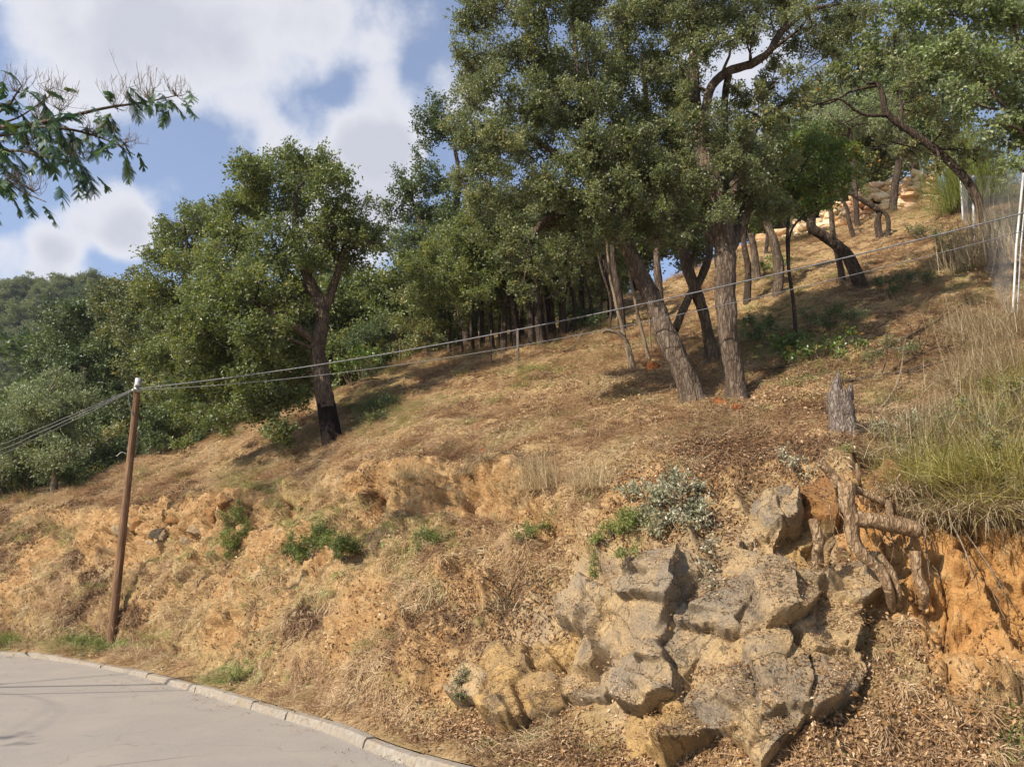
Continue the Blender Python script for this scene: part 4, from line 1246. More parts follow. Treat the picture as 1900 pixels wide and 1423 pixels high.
GW = 'trees of the wood behind the crest'
GD = ['oak standing in the wood behind the crest of the slope', 'fresh green oak in the wood behind the crest of the slope', 'dark leaved tree in the wood behind the crest of the slope', 'olive green bushy tree in the wood behind the crest']
wood = []
for px, F, tp_, pi in [(660, 29, 520, 1), (715, 31, 560, 2), (745, 30, 480, 1), (690, 35, 545, 0), (790, 33, 450, 0), (640, 33, 500, 2), (780, 28, 540, 3), (730, 27, 585, 3), (830, 31, 470, 2), (600, 30, 500, 0), (560, 32, 480, 2),
                       (690, 27, 600, 2), (880, 34, 400, 1), (930, 33, 380, 0), (980, 35, 370, 2), (1030, 34, 390, 1), (1080, 36, 360, 0), (900, 38, 420, 2), (1130, 37, 350, 2), (1180, 36, 330, 1), (1010, 40, 400, 2), (960, 31, 450, 3),
                       (1240, 37, 310, 0), (1300, 36, 300, 2), (1060, 31, 440, 3), (1120, 32, 430, 1), (1360, 38, 270, 1), (1430, 38, 255, 0), (1500, 40, 200, 3), (1560, 37, 240, 1), (1620, 39, 250, 3), (1480, 36, 250, 2), (1700, 38, 120, 0), (1760, 36, 60, 1), (1820, 34, 100, 2),
                       (1540, 44, 180, 0), (1600, 46, 200, 2), (520, 34, 560, 1), (460, 33, 580, 2), (420, 34, 560, 0)]:
    zone = 'beyond the stone wall' if px > 1640 else 'behind the bright green tree' if px > 1400 else 'behind the upright oak' if px > 1200 else 'behind the leaning oak' if px > 1000 else 'left of the dark grove' if px > 800 else 'right of the lone cork oak' if px > 600 else 'behind the lone cork oak'
    GDl = ['grey green oak', 'fresh green oak', 'dark leaved tree', 'olive green bushy tree'][pi] + (' in the back of the wood ' if F > 34.5 else ' in the front of the wood ') + zone
    wood.append(place_wood(pi, px, F, tp_ + random.uniform(-8, 8), GDl, GW + ' (%s)' % ['oak', 'fresh oak', 'dark', 'olive'][pi]))
GL = 'trees on the valley side at left'
LD = ['mid green oak on the valley side left of the slope', 'fresh green oak on the valley side left of the slope', 'dark tree on the valley side left of the slope', 'olive bush tree on the valley side left of the slope']
for px, F, tp_, pi in [(-40, 44, 720, 2), (20, 48, 730, 0), (60, 42, 750, 2), (-80, 40, 740, 1), (10, 36, 780, 2), (50, 34, 820, 3), (-30, 33, 830, 2), (95, 52, 690, 0), (200, 50, 620, 2), (300, 44, 600, 2),
                       (210, 32, 800, 2), (250, 31, 790, 3), (380, 30, 720, 2), (440, 29, 740, 0)]:
    zone = 'at the left edge of the view' if px < 30 else 'behind the pale grey green tree' if px < 120 else 'behind the utility pole' if px < 340 else 'under the crown of the lone cork oak'
    LDl = ['mid green oak', 'fresh green oak', 'dark tree', 'olive bush tree'][pi] + (' farther down the valley side ' if F > 41 else ' on the near valley side ') + zone
    place_wood(pi, px, F, tp_ + random.uniform(-8, 8), LDl, GL + ' (%s)' % ['oak', 'fresh oak', 'dark', 'olive'][pi], 1.2)
#--STAGE3--
# ------------------------------------------------------------------ far hill and its wood
thh = np.radians(np.linspace(-62, 14, 90))
ridge_px = np.array([(-700, 625), (-300, 570), (0, 532), (100, 526), (230, 522), (400, 548), (700, 625), (1000, 700), (1400, 770)])
rp = np.array([P(a_, b_, 210.) for a_, b_ in ridge_px])
rth, _ = polar(rp[:, :2])
rz_ = np.interp(np.degrees(thh), rth, rp[:, 2])
rr_ = np.linspace(100, 330, 60)
HV = []
for i_, t_ in enumerate(thh):
    sc_ = 210 / math.cos(t_)
    for q in rr_:
        f_ = smooth01(np.array(q), 115, 215)
        f2 = np.clip((q - 225) / 120, 0, 1)
        R_ = q / 210 * sc_
        HV.append([R_ * math.sin(t_), R_ * math.cos(t_), -7.5 + (rz_[i_] + 4) * (.35 * f_ + .65 * np.clip((q - 105) / 105, 0, 1)) - 30 * f2])
HV = np.array(HV)
HV[:, 2] += 4.5 * fbm(HV * np.array([1, 1, .2]), .022, 4, 71)
i0 = np.arange(89)[:, None] * 60 + np.arange(59)[None, :]
HQ = np.stack([i0, i0 + 60, i0 + 61, i0 + 1], -1).reshape(-1, 4)[:, ::-1]
m, N, L, B = new_mat('wood_floor')
L.new(ramp(N, L, noise(N, L, .3, 4, .6), [(.3, (.018, .025, .010)), (.7, (.045, .055, .022))]), B.inputs['Base Color'])
B.inputs['Roughness'].default_value = 1.0
tag(MB().add(HV, HQ).build('far_hill', m), 'wooded hill across the valley behind the trees at left', None, kind='structure')


def scatter(name, label, pos, rot, scl, tint, src, kind='stuff'):
    """one object that sets copies of the mesh SRC at given points (grass, litter, far wood)"""
    me = bpy.data.meshes.new(name + '_points')
    me.vertices.add(len(pos))
    me.vertices.foreach_set('co', np.asarray(pos, np.float32).ravel())
    for nm, ty, dat in (('rot', 'FLOAT_VECTOR', rot), ('scl', 'FLOAT', scl), ('tint', 'FLOAT', tint)):
        a_ = me.attributes.new(nm, ty, 'POINT')
        a_.data.foreach_set('vector' if ty == 'FLOAT_VECTOR' else 'value', np.asarray(dat, np.float32).ravel())
    o_ = bpy.data.objects.new(name, me)
    COL.objects.link(o_)
    so = bpy.data.objects.new(name + '_piece', src)
    ng = bpy.data.node_groups.new(name, 'GeometryNodeTree')
    ng.interface.new_socket('Geometry', in_out='INPUT', socket_type='NodeSocketGeometry')
    ng.interface.new_socket('Geometry', in_out='OUTPUT', socket_type='NodeSocketGeometry')
    gi, go = ng.nodes.new('NodeGroupInput'), ng.nodes.new('NodeGroupOutput')
    ip = ng.nodes.new('GeometryNodeInstanceOnPoints')
    ob = ng.nodes.new('GeometryNodeObjectInfo')
    ob.inputs['Object'].default_value = so
    ar = ng.nodes.new('GeometryNodeInputNamedAttribute')
    ar.data_type = 'FLOAT_VECTOR'
    ar.inputs['Name'].default_value = 'rot'
    er = ng.nodes.new('FunctionNodeEulerToRotation')
    as_ = ng.nodes.new('GeometryNodeInputNamedAttribute')
    as_.data_type = 'FLOAT'
    as_.inputs['Name'].default_value = 'scl'
    ln_ = ng.links
    ln_.new(gi.outputs[0], ip.inputs['Points'])
    ln_.new(ob.outputs['Geometry'], ip.inputs['Instance'])
    ln_.new(ar.outputs['Attribute'], er.inputs[0])
    ln_.new(er.outputs[0], ip.inputs['Rotation'])
    ln_.new(as_.outputs['Attribute'], ip.inputs['Scale'])
    ln_.new(ip.outputs[0], go.inputs[0])
    md = o_.modifiers.new('scatter', 'NODES')
    md.node_group = ng
    return tag(o_, label, None, kind=kind)


rng = np.random.default_rng(5)
for v in range(3):
    cm = MB()
    clump_pts = [(np.array([rng.normal() * 1.2, rng.normal() * 1.2, rng.uniform(1.5, 4.4)]), rng.uniform(1.0, 1.7)) for _ in range(9)]
    for C_, R_ in clump_pts:
        clump_leaves(cm, C_, R_, .27, .20, .62, rng, tbase=.0)
    n_ = 2600
    ti = rng.integers(4, 86, n_ * 3)
    ri = rng.integers(0, 58, n_ * 3)
    keep = rng.uniform(0, 1, n_ * 3) < np.interp(rr_[ri], [118, 135, 210, 300], [0, .8, 1, .2])
    idx = (ti * 60 + ri)[keep][:n_]
    fpos = HV[idx] * (1 - .0) + rng.normal(size=(len(idx), 3)) * np.array([1.5, 1.5, .1])
    mat_f = [M['far_leaf'], M['oak_leaf'], M['oak_leaf_fresh']][v]
    scatter('far_wood', ['mixed green wood covering the far hill', 'grey green oaks of the far hill wood', 'fresh green crowns of the far hill wood'][v], fpos, np.column_stack([rng.normal(0, .06, (len(idx), 2)), rng.uniform(0, 6.28, len(idx))]), rng.uniform(.5, 1.05, len(idx)), rng.uniform(0, 1, len(idx)), cm.mesh('far_crown', mat_f, smooth=False))

# ------------------------------------------------------------------ dry grass, weeds, dead leaves
tang_u, tang_v = np.gradient(FL.reshape(nt_, nr_, 3), axis=0), np.gradient(FL.reshape(nt_, nr_, 3), axis=1)
GN_ = norm(np.cross(tang_v, tang_u))
GN_ *= np.sign(GN_[..., 2:3] + 1e-6)
GF = FL.reshape(nt_, nr_, 3)
rowmax = np.array([np.searchsorted(RR[i_], Rk[6, i_] + 2.5) for i_ in range(nt_)])


def sample(n, wfun, rng):
    i_ = rng.integers(0, nt_ - 1, n * 4)
    j_ = (rng.uniform(0, 1, n * 4) * np.minimum(rowmax[i_], nr_ - 2)).astype(int)
    w_ = wfun(i_ * nr_ + j_)
    k_ = np.nonzero(rng.uniform(0, 1, n * 4) < w_)[0][:n]
    i_, j_ = i_[k_], j_[k_]
    a_, b_ = rng.uniform(0, 1, (2, len(k_), 1))
    p_ = (GF[i_, j_] * (1 - a_) + GF[i_ + 1, j_] * a_) * (1 - b_) + (GF[i_, j_ + 1] * (1 - a_) + GF[i_ + 1, j_ + 1] * a_) * b_
    return p_, GN_[i_, j_], i_ * nr_ + j_


def orient(nrm_, yaw, rng, upw=.5):
    """Euler angles with local z near the ground normal and local x pointing downhill turned by YAW"""
    z_ = norm(nrm_ * (1 - upw) + np.array([0, 0, upw]))
    dn = norm(nrm_ * np.array([1, 1, 0]) + 1e-4 * rng.normal(size=nrm_.shape))
    x_ = norm(dn - z_ * (dn * z_).sum(1, keepdims=True))
    y_ = np.cross(z_, x_)
    cx, sx = np.cos(yaw)[:, None], np.sin(yaw)[:, None]
    x_, y_ = x_ * cx + y_ * sx, y_ * cx - x_ * sx
    # matrix columns x,y,z -> XYZ euler
    return np.column_stack([np.arctan2(y_[:, 2], z_[:, 2]), np.arcsin(np.clip(-x_[:, 2], -1, 1)), np.arctan2(x_[:, 1], x_[:, 0])])


def blades(n, length, width, lean, spread, rng, curl=.5, rad=.06, lie=0.0):
    mb = MB()
    for _ in range(n):
        an = rng.normal() * spread
        cv = curl * (rng.uniform(-.2, 1.4) if n > 100 else 1)
        l_ = length * rng.uniform(.5, 1.15)
        b_ = np.array([*(rng.normal(size=2) * rad), 0])
        dv_ = np.array([math.cos(an), math.sin(an), 0])
        e = np.clip(lean + rng.normal() * (.42 if n > 100 else .3), -.2, 1.5)
        up_ = np.array([0, 0, 1])
        q = [b_]
        for k in range(3):
            ek = e - cv * k
            q.append(q[-1] + (dv_ * math.cos(ek) + up_ * math.sin(ek)) * l_ / 3)
        s_ = np.array([-math.sin(an), math.cos(an), 0]) * width * .5
        tw_ = rng.normal() * .5
        s_ = s_ * math.cos(tw_) + up_ * width * .5 * math.sin(tw_)
        V = np.array([q[0] - s_, q[0] + s_, q[1] - s_ * .9, q[1] + s_ * .9, q[2] - s_ * .6, q[2] + s_ * .6, q[3]])
        mb.add(V, [(0, 1, 3, 2), (2, 3, 5, 4)], [(4, 5, 6)], tint=rng.uniform())
    return mb


rng = np.random.default_rng(9)
mats = smooth01(fbm(flat, 1.3, 4, 121), -.12, .22)
bare = np.maximum(bank * (1 - mats) * .22, 0) + np.clip(soil * 1.1 + rocky * 1.1, 0, 1)
patch = fbm(flat, .9, 3, 91)
tall = fbm(flat, .45, 3, 95)
for v, (cnt, ln_, wd_, nb, lean) in enumerate([(30000, .17, .0075, 15, .35), (26000, .13, .009, 16, .15), (16000, .24, .006, 12, .65)]):
    w = lieback * (1 - np.clip(bare * 1.35 - .05, 0, 1)) * smooth01(patch, -.65, .1) * np.where(litter > .55, .35, 1) * inner
    if v == 2:
        w = w * smooth01(tall, -.15, .35)
    p_, n_, ix = sample(cnt, lambda q: w[q], rng)
    yaw = rng.normal(0, .9, len(ix))
    sc_ = rng.uniform(.55, 1.25, len(ix)) * np.interp(np.hypot(p_[:, 0], p_[:, 1]), [6, 12, 25], [.8, 1.0, 1.55])
    t_ = np.clip(.36 + .62 * fbm(p_, .9, 4, 97) + rng.normal(0, .12, len(ix)), 0, .70)
    g_ = np.clip(green[ix] * 1.15 + .5 * np.clip(fbm(p_, .5, 2, 99) - .22, 0, 1), 0, 1)
    t_ = np.where(rng.uniform(0, 1, len(ix)) < g_, rng.uniform(.74, 1.0, len(ix)), t_)
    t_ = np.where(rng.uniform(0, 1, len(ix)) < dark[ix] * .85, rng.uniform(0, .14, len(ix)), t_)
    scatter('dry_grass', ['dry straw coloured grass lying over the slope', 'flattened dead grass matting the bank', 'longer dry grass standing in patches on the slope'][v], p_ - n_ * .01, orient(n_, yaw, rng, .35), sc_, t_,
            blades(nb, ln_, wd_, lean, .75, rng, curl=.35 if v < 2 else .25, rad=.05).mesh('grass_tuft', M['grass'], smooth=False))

wt = (1 - np.clip(bare * 1.3, 0, 1)) * smooth01(fbm(flat, .7, 3, 111), -.1, .35) * inner
p_, n_, ix = sample(1500, lambda q: wt[q], rng)
scatter('grass_clumps', 'shaggy clumps of dead grass and stems standing out of the mown slope', p_ - n_ * .02, orient(n_, rng.normal(0, .8, len(ix)), rng, .5), rng.uniform(.5, 1.1, len(ix)) * np.interp(np.hypot(p_[:, 0], p_[:, 1]), [6, 12, 25], [.7, .9, 1.3]),
        np.where(rng.uniform(0, 1, len(ix)) < .22, rng.uniform(.74, .9, len(ix)), rng.uniform(0, .6, len(ix))), blades(70, .34, .0075, .75, 1.3, rng, .38, .09).mesh('clump_tuft', M['grass'], smooth=False))
lm = MB()
for _ in range(7):
    c_ = np.array([*(rng.normal(size=2) * .10), rng.uniform(.004, .03)])
    an = rng.uniform(0, 6.28)
    d_ = np.array([math.cos(an), math.sin(an), rng.normal() * .35])
    s_ = np.array([-math.sin(an), math.cos(an), rng.normal() * .35])
    l_, w_ = rng.uniform(.03, .055), rng.uniform(.016, .028)
    lm.add([c_ - d_ * l_ / 2, c_ + s_ * w_ / 2 + [0, 0, .010], c_ + d_ * l_ / 2, c_ - s_ * w_ / 2 + [0, 0, .010]], [(0, 1, 2, 3)])
tw = MB()
for _ in range(4):
    an = rng.uniform(0, 6.28)
    c_ = np.array([*(rng.normal(size=2) * .07), .02])
    d_ = np.array([math.cos(an), math.sin(an), rng.normal() * .3]) * rng.uniform(.05, .13)
    tube(tw, [c_ - d_, c_ + d_ * .2 + rng.normal(size=3) * .012, c_ + d_], [.004, .0035, .002], 4)
wl_ = np.clip(litter * 1.1 + .07 + dark * .35, 0, 1) * inner * (1 - .85 * np.clip(rocky + clay, 0, 1))
p_, n_, ix = sample(22000, lambda q: wl_[q], rng)
sc_ = rng.uniform(.6, 1.25, len(ix)) * np.interp(np.hypot(p_[:, 0], p_[:, 1]), [6, 12, 25], [.8, 1.0, 1.5])
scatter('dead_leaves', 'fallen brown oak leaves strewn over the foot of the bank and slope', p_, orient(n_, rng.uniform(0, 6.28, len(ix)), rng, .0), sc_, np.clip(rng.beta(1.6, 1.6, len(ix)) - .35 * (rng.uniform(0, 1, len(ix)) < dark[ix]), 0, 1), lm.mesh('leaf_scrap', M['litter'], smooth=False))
p_, n_, ix = sample(1500, lambda q: np.clip(wl_[q], 0, 1), rng)
scatter('twig_debris', 'broken twigs lying among the dead leaves on the bank', p_, orient(n_, rng.uniform(0, 6.28, len(ix)), rng, .0), rng.uniform(.5, 1.3, len(ix)), rng.uniform(.05, .8, len(ix)), tw.mesh('twig_scrap', M['litter']))
# crumbs of earth and stone
cb = MB()
for _ in range(3):
    V = rdir(8, rng) * .03 * rng.uniform(.6, 1.1, (8, 1)) * np.array([1.2, 1, .8]) + np.array([*(rng.normal(size=2) * .08), .01])
    import bmesh
    bm = bmesh.new()
    for q in V:
        bm.verts.new(q)
    bmesh.ops.convex_hull(bm, input=bm.verts)
    bm.verts.ensure_lookup_table()
    vi = {vv: k for k, vv in enumerate(bm.verts)}
    cb.add([vv.co[:] for vv in bm.verts], None, [[vi[vv] for vv in f.verts] for f in bm.faces if len(f.verts) == 3])
    bm.free()
wc = np.clip(soil * .8 + rocky * .5 + .35 * litter + .05, 0, 1) * inner
p_, n_, ix = sample(3800, lambda q: wc[q], rng)
scatter('earth_crumbs', 'small lumps of ochre earth and stone on the bare bank', p_, orient(n_, rng.uniform(0, 6.28, len(ix)), rng, .0), rng.uniform(.3, 1.0, len(ix)) ** 1.6, rng.uniform(.1, 1, len(ix)), cb.mesh('crumb', M['clay_rock'], smooth=False))
# dead leaves blown on to the road edge
ss = rng.uniform(12, seg[-1] - 6, 420)
off = -np.abs(rng.normal(0, .22, 420)) - .03
cx_, cy_ = np.interp(ss, seg, kerb_line[:, 0]), np.interp(ss, seg, kerb_line[:, 1])
tt = norm(np.column_stack([np.interp(ss + .1, seg, kerb_line[:, 0]) - cx_, np.interp(ss + .1, seg, kerb_line[:, 1]) - cy_]))
rp_ = np.column_stack([cx_ - tt[:, 1] * off, cy_ + tt[:, 0] * off, np.full(420, .008)])
scatter('road_leaves', 'few dead leaves and crumbs in the gutter of the road', rp_, np.column_stack([np.zeros((420, 2)), rng.uniform(0, 6.28, 420)]), rng.uniform(.2, .6, 420), rng.uniform(0, .7, 420), lm.mesh('gutter_leaf', M['litter'], smooth=False))
#--STAGE4--
# ------------------------------------------------------------------ boulders in the bank
def ico(n):
    bm = bmesh.new()
    bmesh.ops.create_icosphere(bm, subdivisions=n, radius=1)
    V = np.array([v.co[:] for v in bm.verts])
    T = np.array([[v.index for v in f.verts] for f in bm.faces])
    bm.free()
    return norm(V), T


ICO = {n: ico(n) for n in (2, 3, 4, 5)}


def rock_shape(sub, half, seed, nx=6, jit=.28, bumpy=.05):
    rng = np.random.default_rng(seed)
    D, T = ICO[sub]
    ax = np.vstack([np.eye(3), -np.eye(3)])
    nrm_ = norm(ax + rng.normal(size=(6, 3)) * jit)
    nn_ = np.vstack([nrm_, rdir(nx, rng)])
    dd_ = np.concatenate([rng.uniform(.80, 1.0, 6), rng.uniform(.88, 1.15, nx)])
    q = D @ nn_.T
    r_ = np.where(q > .05, dd_ / np.maximum(q, .05), 9)
    rs = np.sort(r_, 1)
    rmin = -np.log(np.exp(-60 * rs[:, :4]).sum(1)) / 60              # edges slightly worn
    V = D * rmin[:, None] * np.array(half)
    V = V + D * (bumpy * min(half) * 2 * fbm(V + seed * 3.1, 1.1 / max(.12, min(half)), 5, seed, .55))[:, None]
    return V, T


def boulder(name, label, px, py, w, h, dep, mat, seed, push=.25, sub=4, cat='boulder', group=None, rot=0.0, jit=.28, parent=None):
    p, n_ = hit(px, py)
    F_ = p[1]
    s_ = F_ / FPX
    V, T = rock_shape(sub, (w * s_ / 2, dep / 2, h * s_ / 2), seed, jit=jit)
    cz, sz = math.cos(rot), math.sin(rot)
    V = V @ np.array([[cz, 0, sz], [0, 1, 0], [-sz, 0, cz]])
    ya = random.uniform(-.35, .35)
    V = V @ np.array([[math.cos(ya), math.sin(ya), 0], [-math.sin(ya), math.cos(ya), 0], [0, 0, 1]])
    C_ = P(px, py, F_ + push * dep)
    o_ = MB().add(V + C_, None, T).build(name, M[mat], origin=C_, smooth=True)
    try:
        o_.data.set_sharp_from_angle(angle=math.radians(38))
    except Exception:
        pass
    return tag(o_, label, cat, group)



# bedrock: two outcrops, each split by joints into blocks that lie in the face of the bank
# (px, py, how far it stands out, lean to the right, lean downwards per 100 px, material, label)
BVH0 = BVHTree.FromPolygons(flat.tolist(), Qg[:, ::-1].tolist())


def outcrops():
    global BVH
    gx, gy = np.arange(840, 1680, 2.6), np.arange(860, 1440, 2.6)
    X, Y = np.meshgrid(gx, gy, indexing='ij')
    Bp = np.zeros(X.shape + (3,))
    cx_, cy_ = gx[::6], gy[::6]
    H0 = np.zeros((len(cx_), len(cy_), 4))
    for a_, x in enumerate(cx_):                     # depth of the plain bank, read on a coarse net
        for b_, y in enumerate(cy_):
            l, n, q, dd = BVH0.ray_cast(CAM0, Vector(ray(x, y)).normalized())
            H0[a_, b_] = (l.y, *(n * (1 if n.z > 0 else -1))) if l is not None else H0[a_, b_ - 1]
    ker = np.array([1, 2, 3, 2, 1.]) / 9
    for ax in (0, 1):
        H0 = np.apply_along_axis(lambda v: np.convolve(np.pad(v, 2, mode='edge'), ker, 'valid'), ax, H0)
    def up2(A):
        A1 = np.array([np.interp(gx, cx_, A[:, b_]) for b_ in range(len(cy_))]).T
        return np.array([np.interp(gy, cy_, A1[a_]) for a_ in range(len(gx))])
    Fd = up2(H0[..., 0])
    Nn = norm(np.stack([up2(H0[..., k]) for k in (1, 2, 3)], -1) + np.array([0, -.45, .05]))
    xc, yc = (X - 950.0) / FPX, (711.5 - Y) / FPX
    fw = math.cos(PITCH) - yc * math.sin(PITCH)
    R3 = np.stack([xc / fw, np.ones_like(xc), (math.sin(PITCH) + yc * math.cos(PITCH)) / fw], -1)
    Bp = np.array([0, 0, CAMZ]) + R3 * Fd[..., None]
    flatB = Bp.reshape(-1, 3)
    wx = (22 * fbm(flatB, 2.2, 3, 201) + 7 * fbm(flatB, 8, 3, 203)).reshape(X.shape)
    wy = (22 * fbm(flatB, 2.2, 3, 205) + 7 * fbm(flatB, 8, 3, 207)).reshape(X.shape)
    allS = SEEDS + SEEDS2
    na = len(allS)
    sx = np.array([q[0] for q in allS] + [q[0] for q in GSEEDS], float)
    sy = np.array([q[1] for q in allS] + [q[1] for q in GSEEDS], float)
    D2 = np.hypot((X + wx)[..., None] - sx, (Y + wy)[..., None] * 1.08 - sy * 1.08)
    o2 = np.argpartition(D2, 1, axis=-1)[..., :2]
    d12 = np.take_along_axis(D2, o2, -1)
    sw = d12[..., 0] > d12[..., 1]
    cid = np.where(sw, o2[..., 1], o2[..., 0])
    gap = np.abs(d12[..., 1] - d12[..., 0])
    rng = np.random.default_rng(44)
    off = np.array([q[2] * (.75 if q[2] > 0 else 1) for q in allS] + [-.15] * len(GSEEDS))
    tx = np.array([q[3] for q in allS] + [0] * len(GSEEDS))
    ty = np.array([q[4] for q in allS] + [0] * len(GSEEDS))
    h = off[cid] + tx[cid] * (X - sx[cid]) / 100 + ty[cid] * (Y - sy[cid]) / 100
    # smaller fracture faces inside each block
    m = 120
    fx, fy = rng.uniform(840, 1680, m), rng.uniform(860, 1440, m)
    Df = np.hypot((X + wx * .6)[..., None] - fx, (Y + wy * .6)[..., None] - fy)
    f2 = np.argpartition(Df, 1, axis=-1)[..., :2]
    df = np.take_along_axis(Df, f2, -1)
    fid = np.where(df[..., 0] > df[..., 1], f2[..., 1], f2[..., 0])
    ft, fa, fb_ = rng.normal(0, .040, m), rng.normal(0, .17, m), rng.normal(0, .14, m)
    h = h + ft[fid] + fa[fid] * (X - fx[fid]) / 100 + fb_[fid] * (Y - fy[fid]) / 100
    h = h - .022 * (1 - smooth01(np.abs(df[..., 1] - df[..., 0]), 0, 4))
    h = h - .085 * (1 - smooth01(gap, 0, 5)) * smooth01(fbm(flatB, 2.5, 2, 217).reshape(X.shape), -.35, .1) - .012 * (1 - smooth01(gap, 3, 16))
    h = h + (.045 * fbm(flatB, 1.7, 4, 211) + .020 * fbm(flatB * np.array([1, 1, 1.6]), 5.5, 4, 213, ridge=True) + .010 * fbm(flatB, 18, 3, 215)).reshape(X.shape)
    for ax in (0, 1):
        h = np.apply_along_axis(lambda v: np.convolve(np.pad(v, 1, mode='edge'), [.25, .5, .25], 'valid'), ax, h)
    V = Bp + Nn * h[..., None]
    nx_, ny_ = X.shape
    ii_ = np.arange(nx_ - 1)[:, None] * ny_ + np.arange(ny_ - 1)[None, :]
    Qo = np.stack([ii_, ii_ + 1, ii_ + ny_ + 1, ii_ + ny_], -1).reshape(-1, 4)
    for _ in range(3):                               # each block keeps a skirt that runs down into the earth
        for axis, st in ((0, 1), (0, -1), (1, 1), (1, -1)):
            sh = np.roll(cid, st, axis)
            cid = np.where((cid >= na) & (sh < na), sh, cid)
    Vf, cf = V.reshape(-1, 3), cid.ravel()
    own = np.where(cf[Qo] < na, cf[Qo], 9999).min(1)
    keepQ = []
    for (a0, a1, nm, lab) in ((0, len(SEEDS), 'rock_outcrop', 'jointed grey and tan rock outcrop in the steep right part of the bank'), (len(SEEDS), na, 'rock_outcrop', 'ochre brown rock hollow with broken ledges left of the grey outcrop')):
        base = np.array([np.mean(Vf[(cf >= a0) & (cf < a1)][:, 0]), np.mean(Vf[(cf >= a0) & (cf < a1)][:, 1]), .3])
        root = empty(nm, base, lab, 'rock outcrop')
        for c_ in range(a0, a1):
            qs = Qo[own == c_]
            if len(qs) < 8:
                continue
            keepQ.append(qs)
            u_, inv = np.unique(qs, return_inverse=True)
            o_ = MB().add(Vf[u_], inv.reshape(-1, 4)).build('rock_block', M[allS[c_][5]], root, base)
            o_.data.set_sharp_from_angle(angle=math.radians(34))
            if allS[c_][6]:
                o_['label'] = allS[c_][6]
    KQ = np.concatenate(keepQ)
    n0 = len(FL)
    BVH = BVHTree.FromPolygons(np.vstack([FL, Vf]).tolist(), Qg[:, ::-1].tolist() + (KQ + n0).tolist())
    # leaves and grit that lodge on the ledges
    fn = np.cross(Vf[KQ[:, 2]] - Vf[KQ[:, 0]], Vf[KQ[:, 3]] - Vf[KQ[:, 1]])
    fn = norm(fn)
    fn = fn * np.where((fn * Nn.reshape(-1, 3)[KQ[:, 0]]).sum(1) < 0, -1, 1)[:, None]
    pick = np.nonzero((fn[:, 2] > .62) & (rng.uniform(0, 1, len(KQ)) < .10))[0]
    return Vf[KQ[pick]].mean(1), fn[pick]


LEDGE_P, LEDGE_N = outcrops()
rng = np.random.default_rng(10)
scatter('dead_leaves', 'brown leaves lodged on the ledges of the rocks', LEDGE_P, np.column_stack([rng.normal(0, .3, (len(LEDGE_P), 2)), rng.uniform(0, 6.28, len(LEDGE_P))]), rng.uniform(.35, .8, len(LEDGE_P)), rng.uniform(.1, .9, len(LEDGE_P)), lm.mesh('ledge_leaf', M['litter'], smooth=False))
boulder('stone', 'small loose stone on the verge right of the pole foot', 264, 1207, 24, 15, .2, 'rock_tan', 31, .0, 3, 'stone')
boulder('stone', 'small flat stone on the verge behind the kerb below the bank', 662, 1302, 28, 12, .15, 'rock_tan', 32, .0, 3, 'stone')
# crumbly blocks of the left scarp
for k_, (px, py, w, h) in enumerate([(225, 985, 30, 20), (262, 970, 36, 22), (300, 990, 34, 20), (330, 965, 38, 22), (365, 985, 32, 20), (395, 960, 34, 24), (285, 1010, 30, 16), (420, 935, 26, 20), (350, 1005, 28, 16), (240, 1005, 24, 14)]):
    boulder('clod', ['angular ochre clod breaking out of the left scarp', 'crumbling tan clod in the left scarp'][k_ % 2], px, py, w, h, .35, ['rock_tan', 'clay_rock'][k_ % 2], 40 + k_, .3, 3, 'clod', 'clods in the left scarp' + (' (tan)' if k_ % 2 else ' (ochre)'), rot=random.uniform(-.4, .2))

# ------------------------------------------------------------------ exposed roots and stump
def on(px, py, o_=.12):
    p, _ = hit(px, py)
    return P(px, py, p[1] - o_)


Fr = min(hit(a_, b_)[0][1] for a_, b_ in ((1580, 960), (1600, 1030), (1650, 1100), (1700, 985))) - .34
rb = P(1590, 1000, Fr)
roots = empty('exposed_roots', rb, 'knot of thick tan tree roots hanging free over the orange cut', 'roots')
for lab, pts, r0, r1, cap in [('crossing upper root', [(1520, 856), (1543, 880), (1562, 902), (1592, 910), (1635, 930), (1664, 950)], .045, .030, False),
                              (None, [(1572, 896), (1570, 930), (1579, 960), (1583, 1000), (1600, 1030), (1630, 1056), (1648, 1092), (1656, 1132)], .080, .035, False),
                              ('thick cut root pointing right like a log', [(1582, 962), (1620, 966), (1662, 974), (1704, 984)], .070, .075, True),
                              (None, [(1508, 962), (1518, 1000), (1516, 1050)], .040, .055, False), ('short pale cut stub', [(1646, 928), (1650, 945), (1654, 968)], .034, .036, True),
                              (None, [(1699, 1022), (1703, 1062), (1716, 1102), (1712, 1130)], .050, .036, False), (None, [(1632, 1030), (1654, 1060), (1668, 1100), (1664, 1138)], .030, .022, False),
                              (None, [(1540, 872), (1552, 900), (1556, 930)], .028, .02, False), (None, [(1590, 860), (1594, 890), (1598, 912)], .018, .016, False)]:
    W = np.array([P(x, y, Fr + (.02 if r0 > .06 else .06) + (.16 if not cap and q_ == len(pts) - 1 else 0)) for q_, (x, y) in enumerate(pts)])
    mb = MB()
    tube(mb, catmull(W, 34), np.linspace(r0, r1, 10) * .86, 14, .30, 16, cap0=cap, cap1=cap, seed=int(pts[0][0]))
    o_ = mb.build('root', M['root'], roots, rb)
    if lab:
        o_['label'] = lab
mb = MB()
rng = np.random.default_rng(3)
for _ in range(34):
    x, y = rng.uniform(1515, 1720), rng.uniform(870, 1000)
    a0 = P(x, y, Fr + .08)
    q = [a0]
    for k in range(5):
        q.append(q[-1] + np.array([rng.normal() * .035, rng.normal() * .015, -rng.uniform(.03, .09)]))
    tube(mb, catmull(q, 10), [.007, .004, .0015], 4)
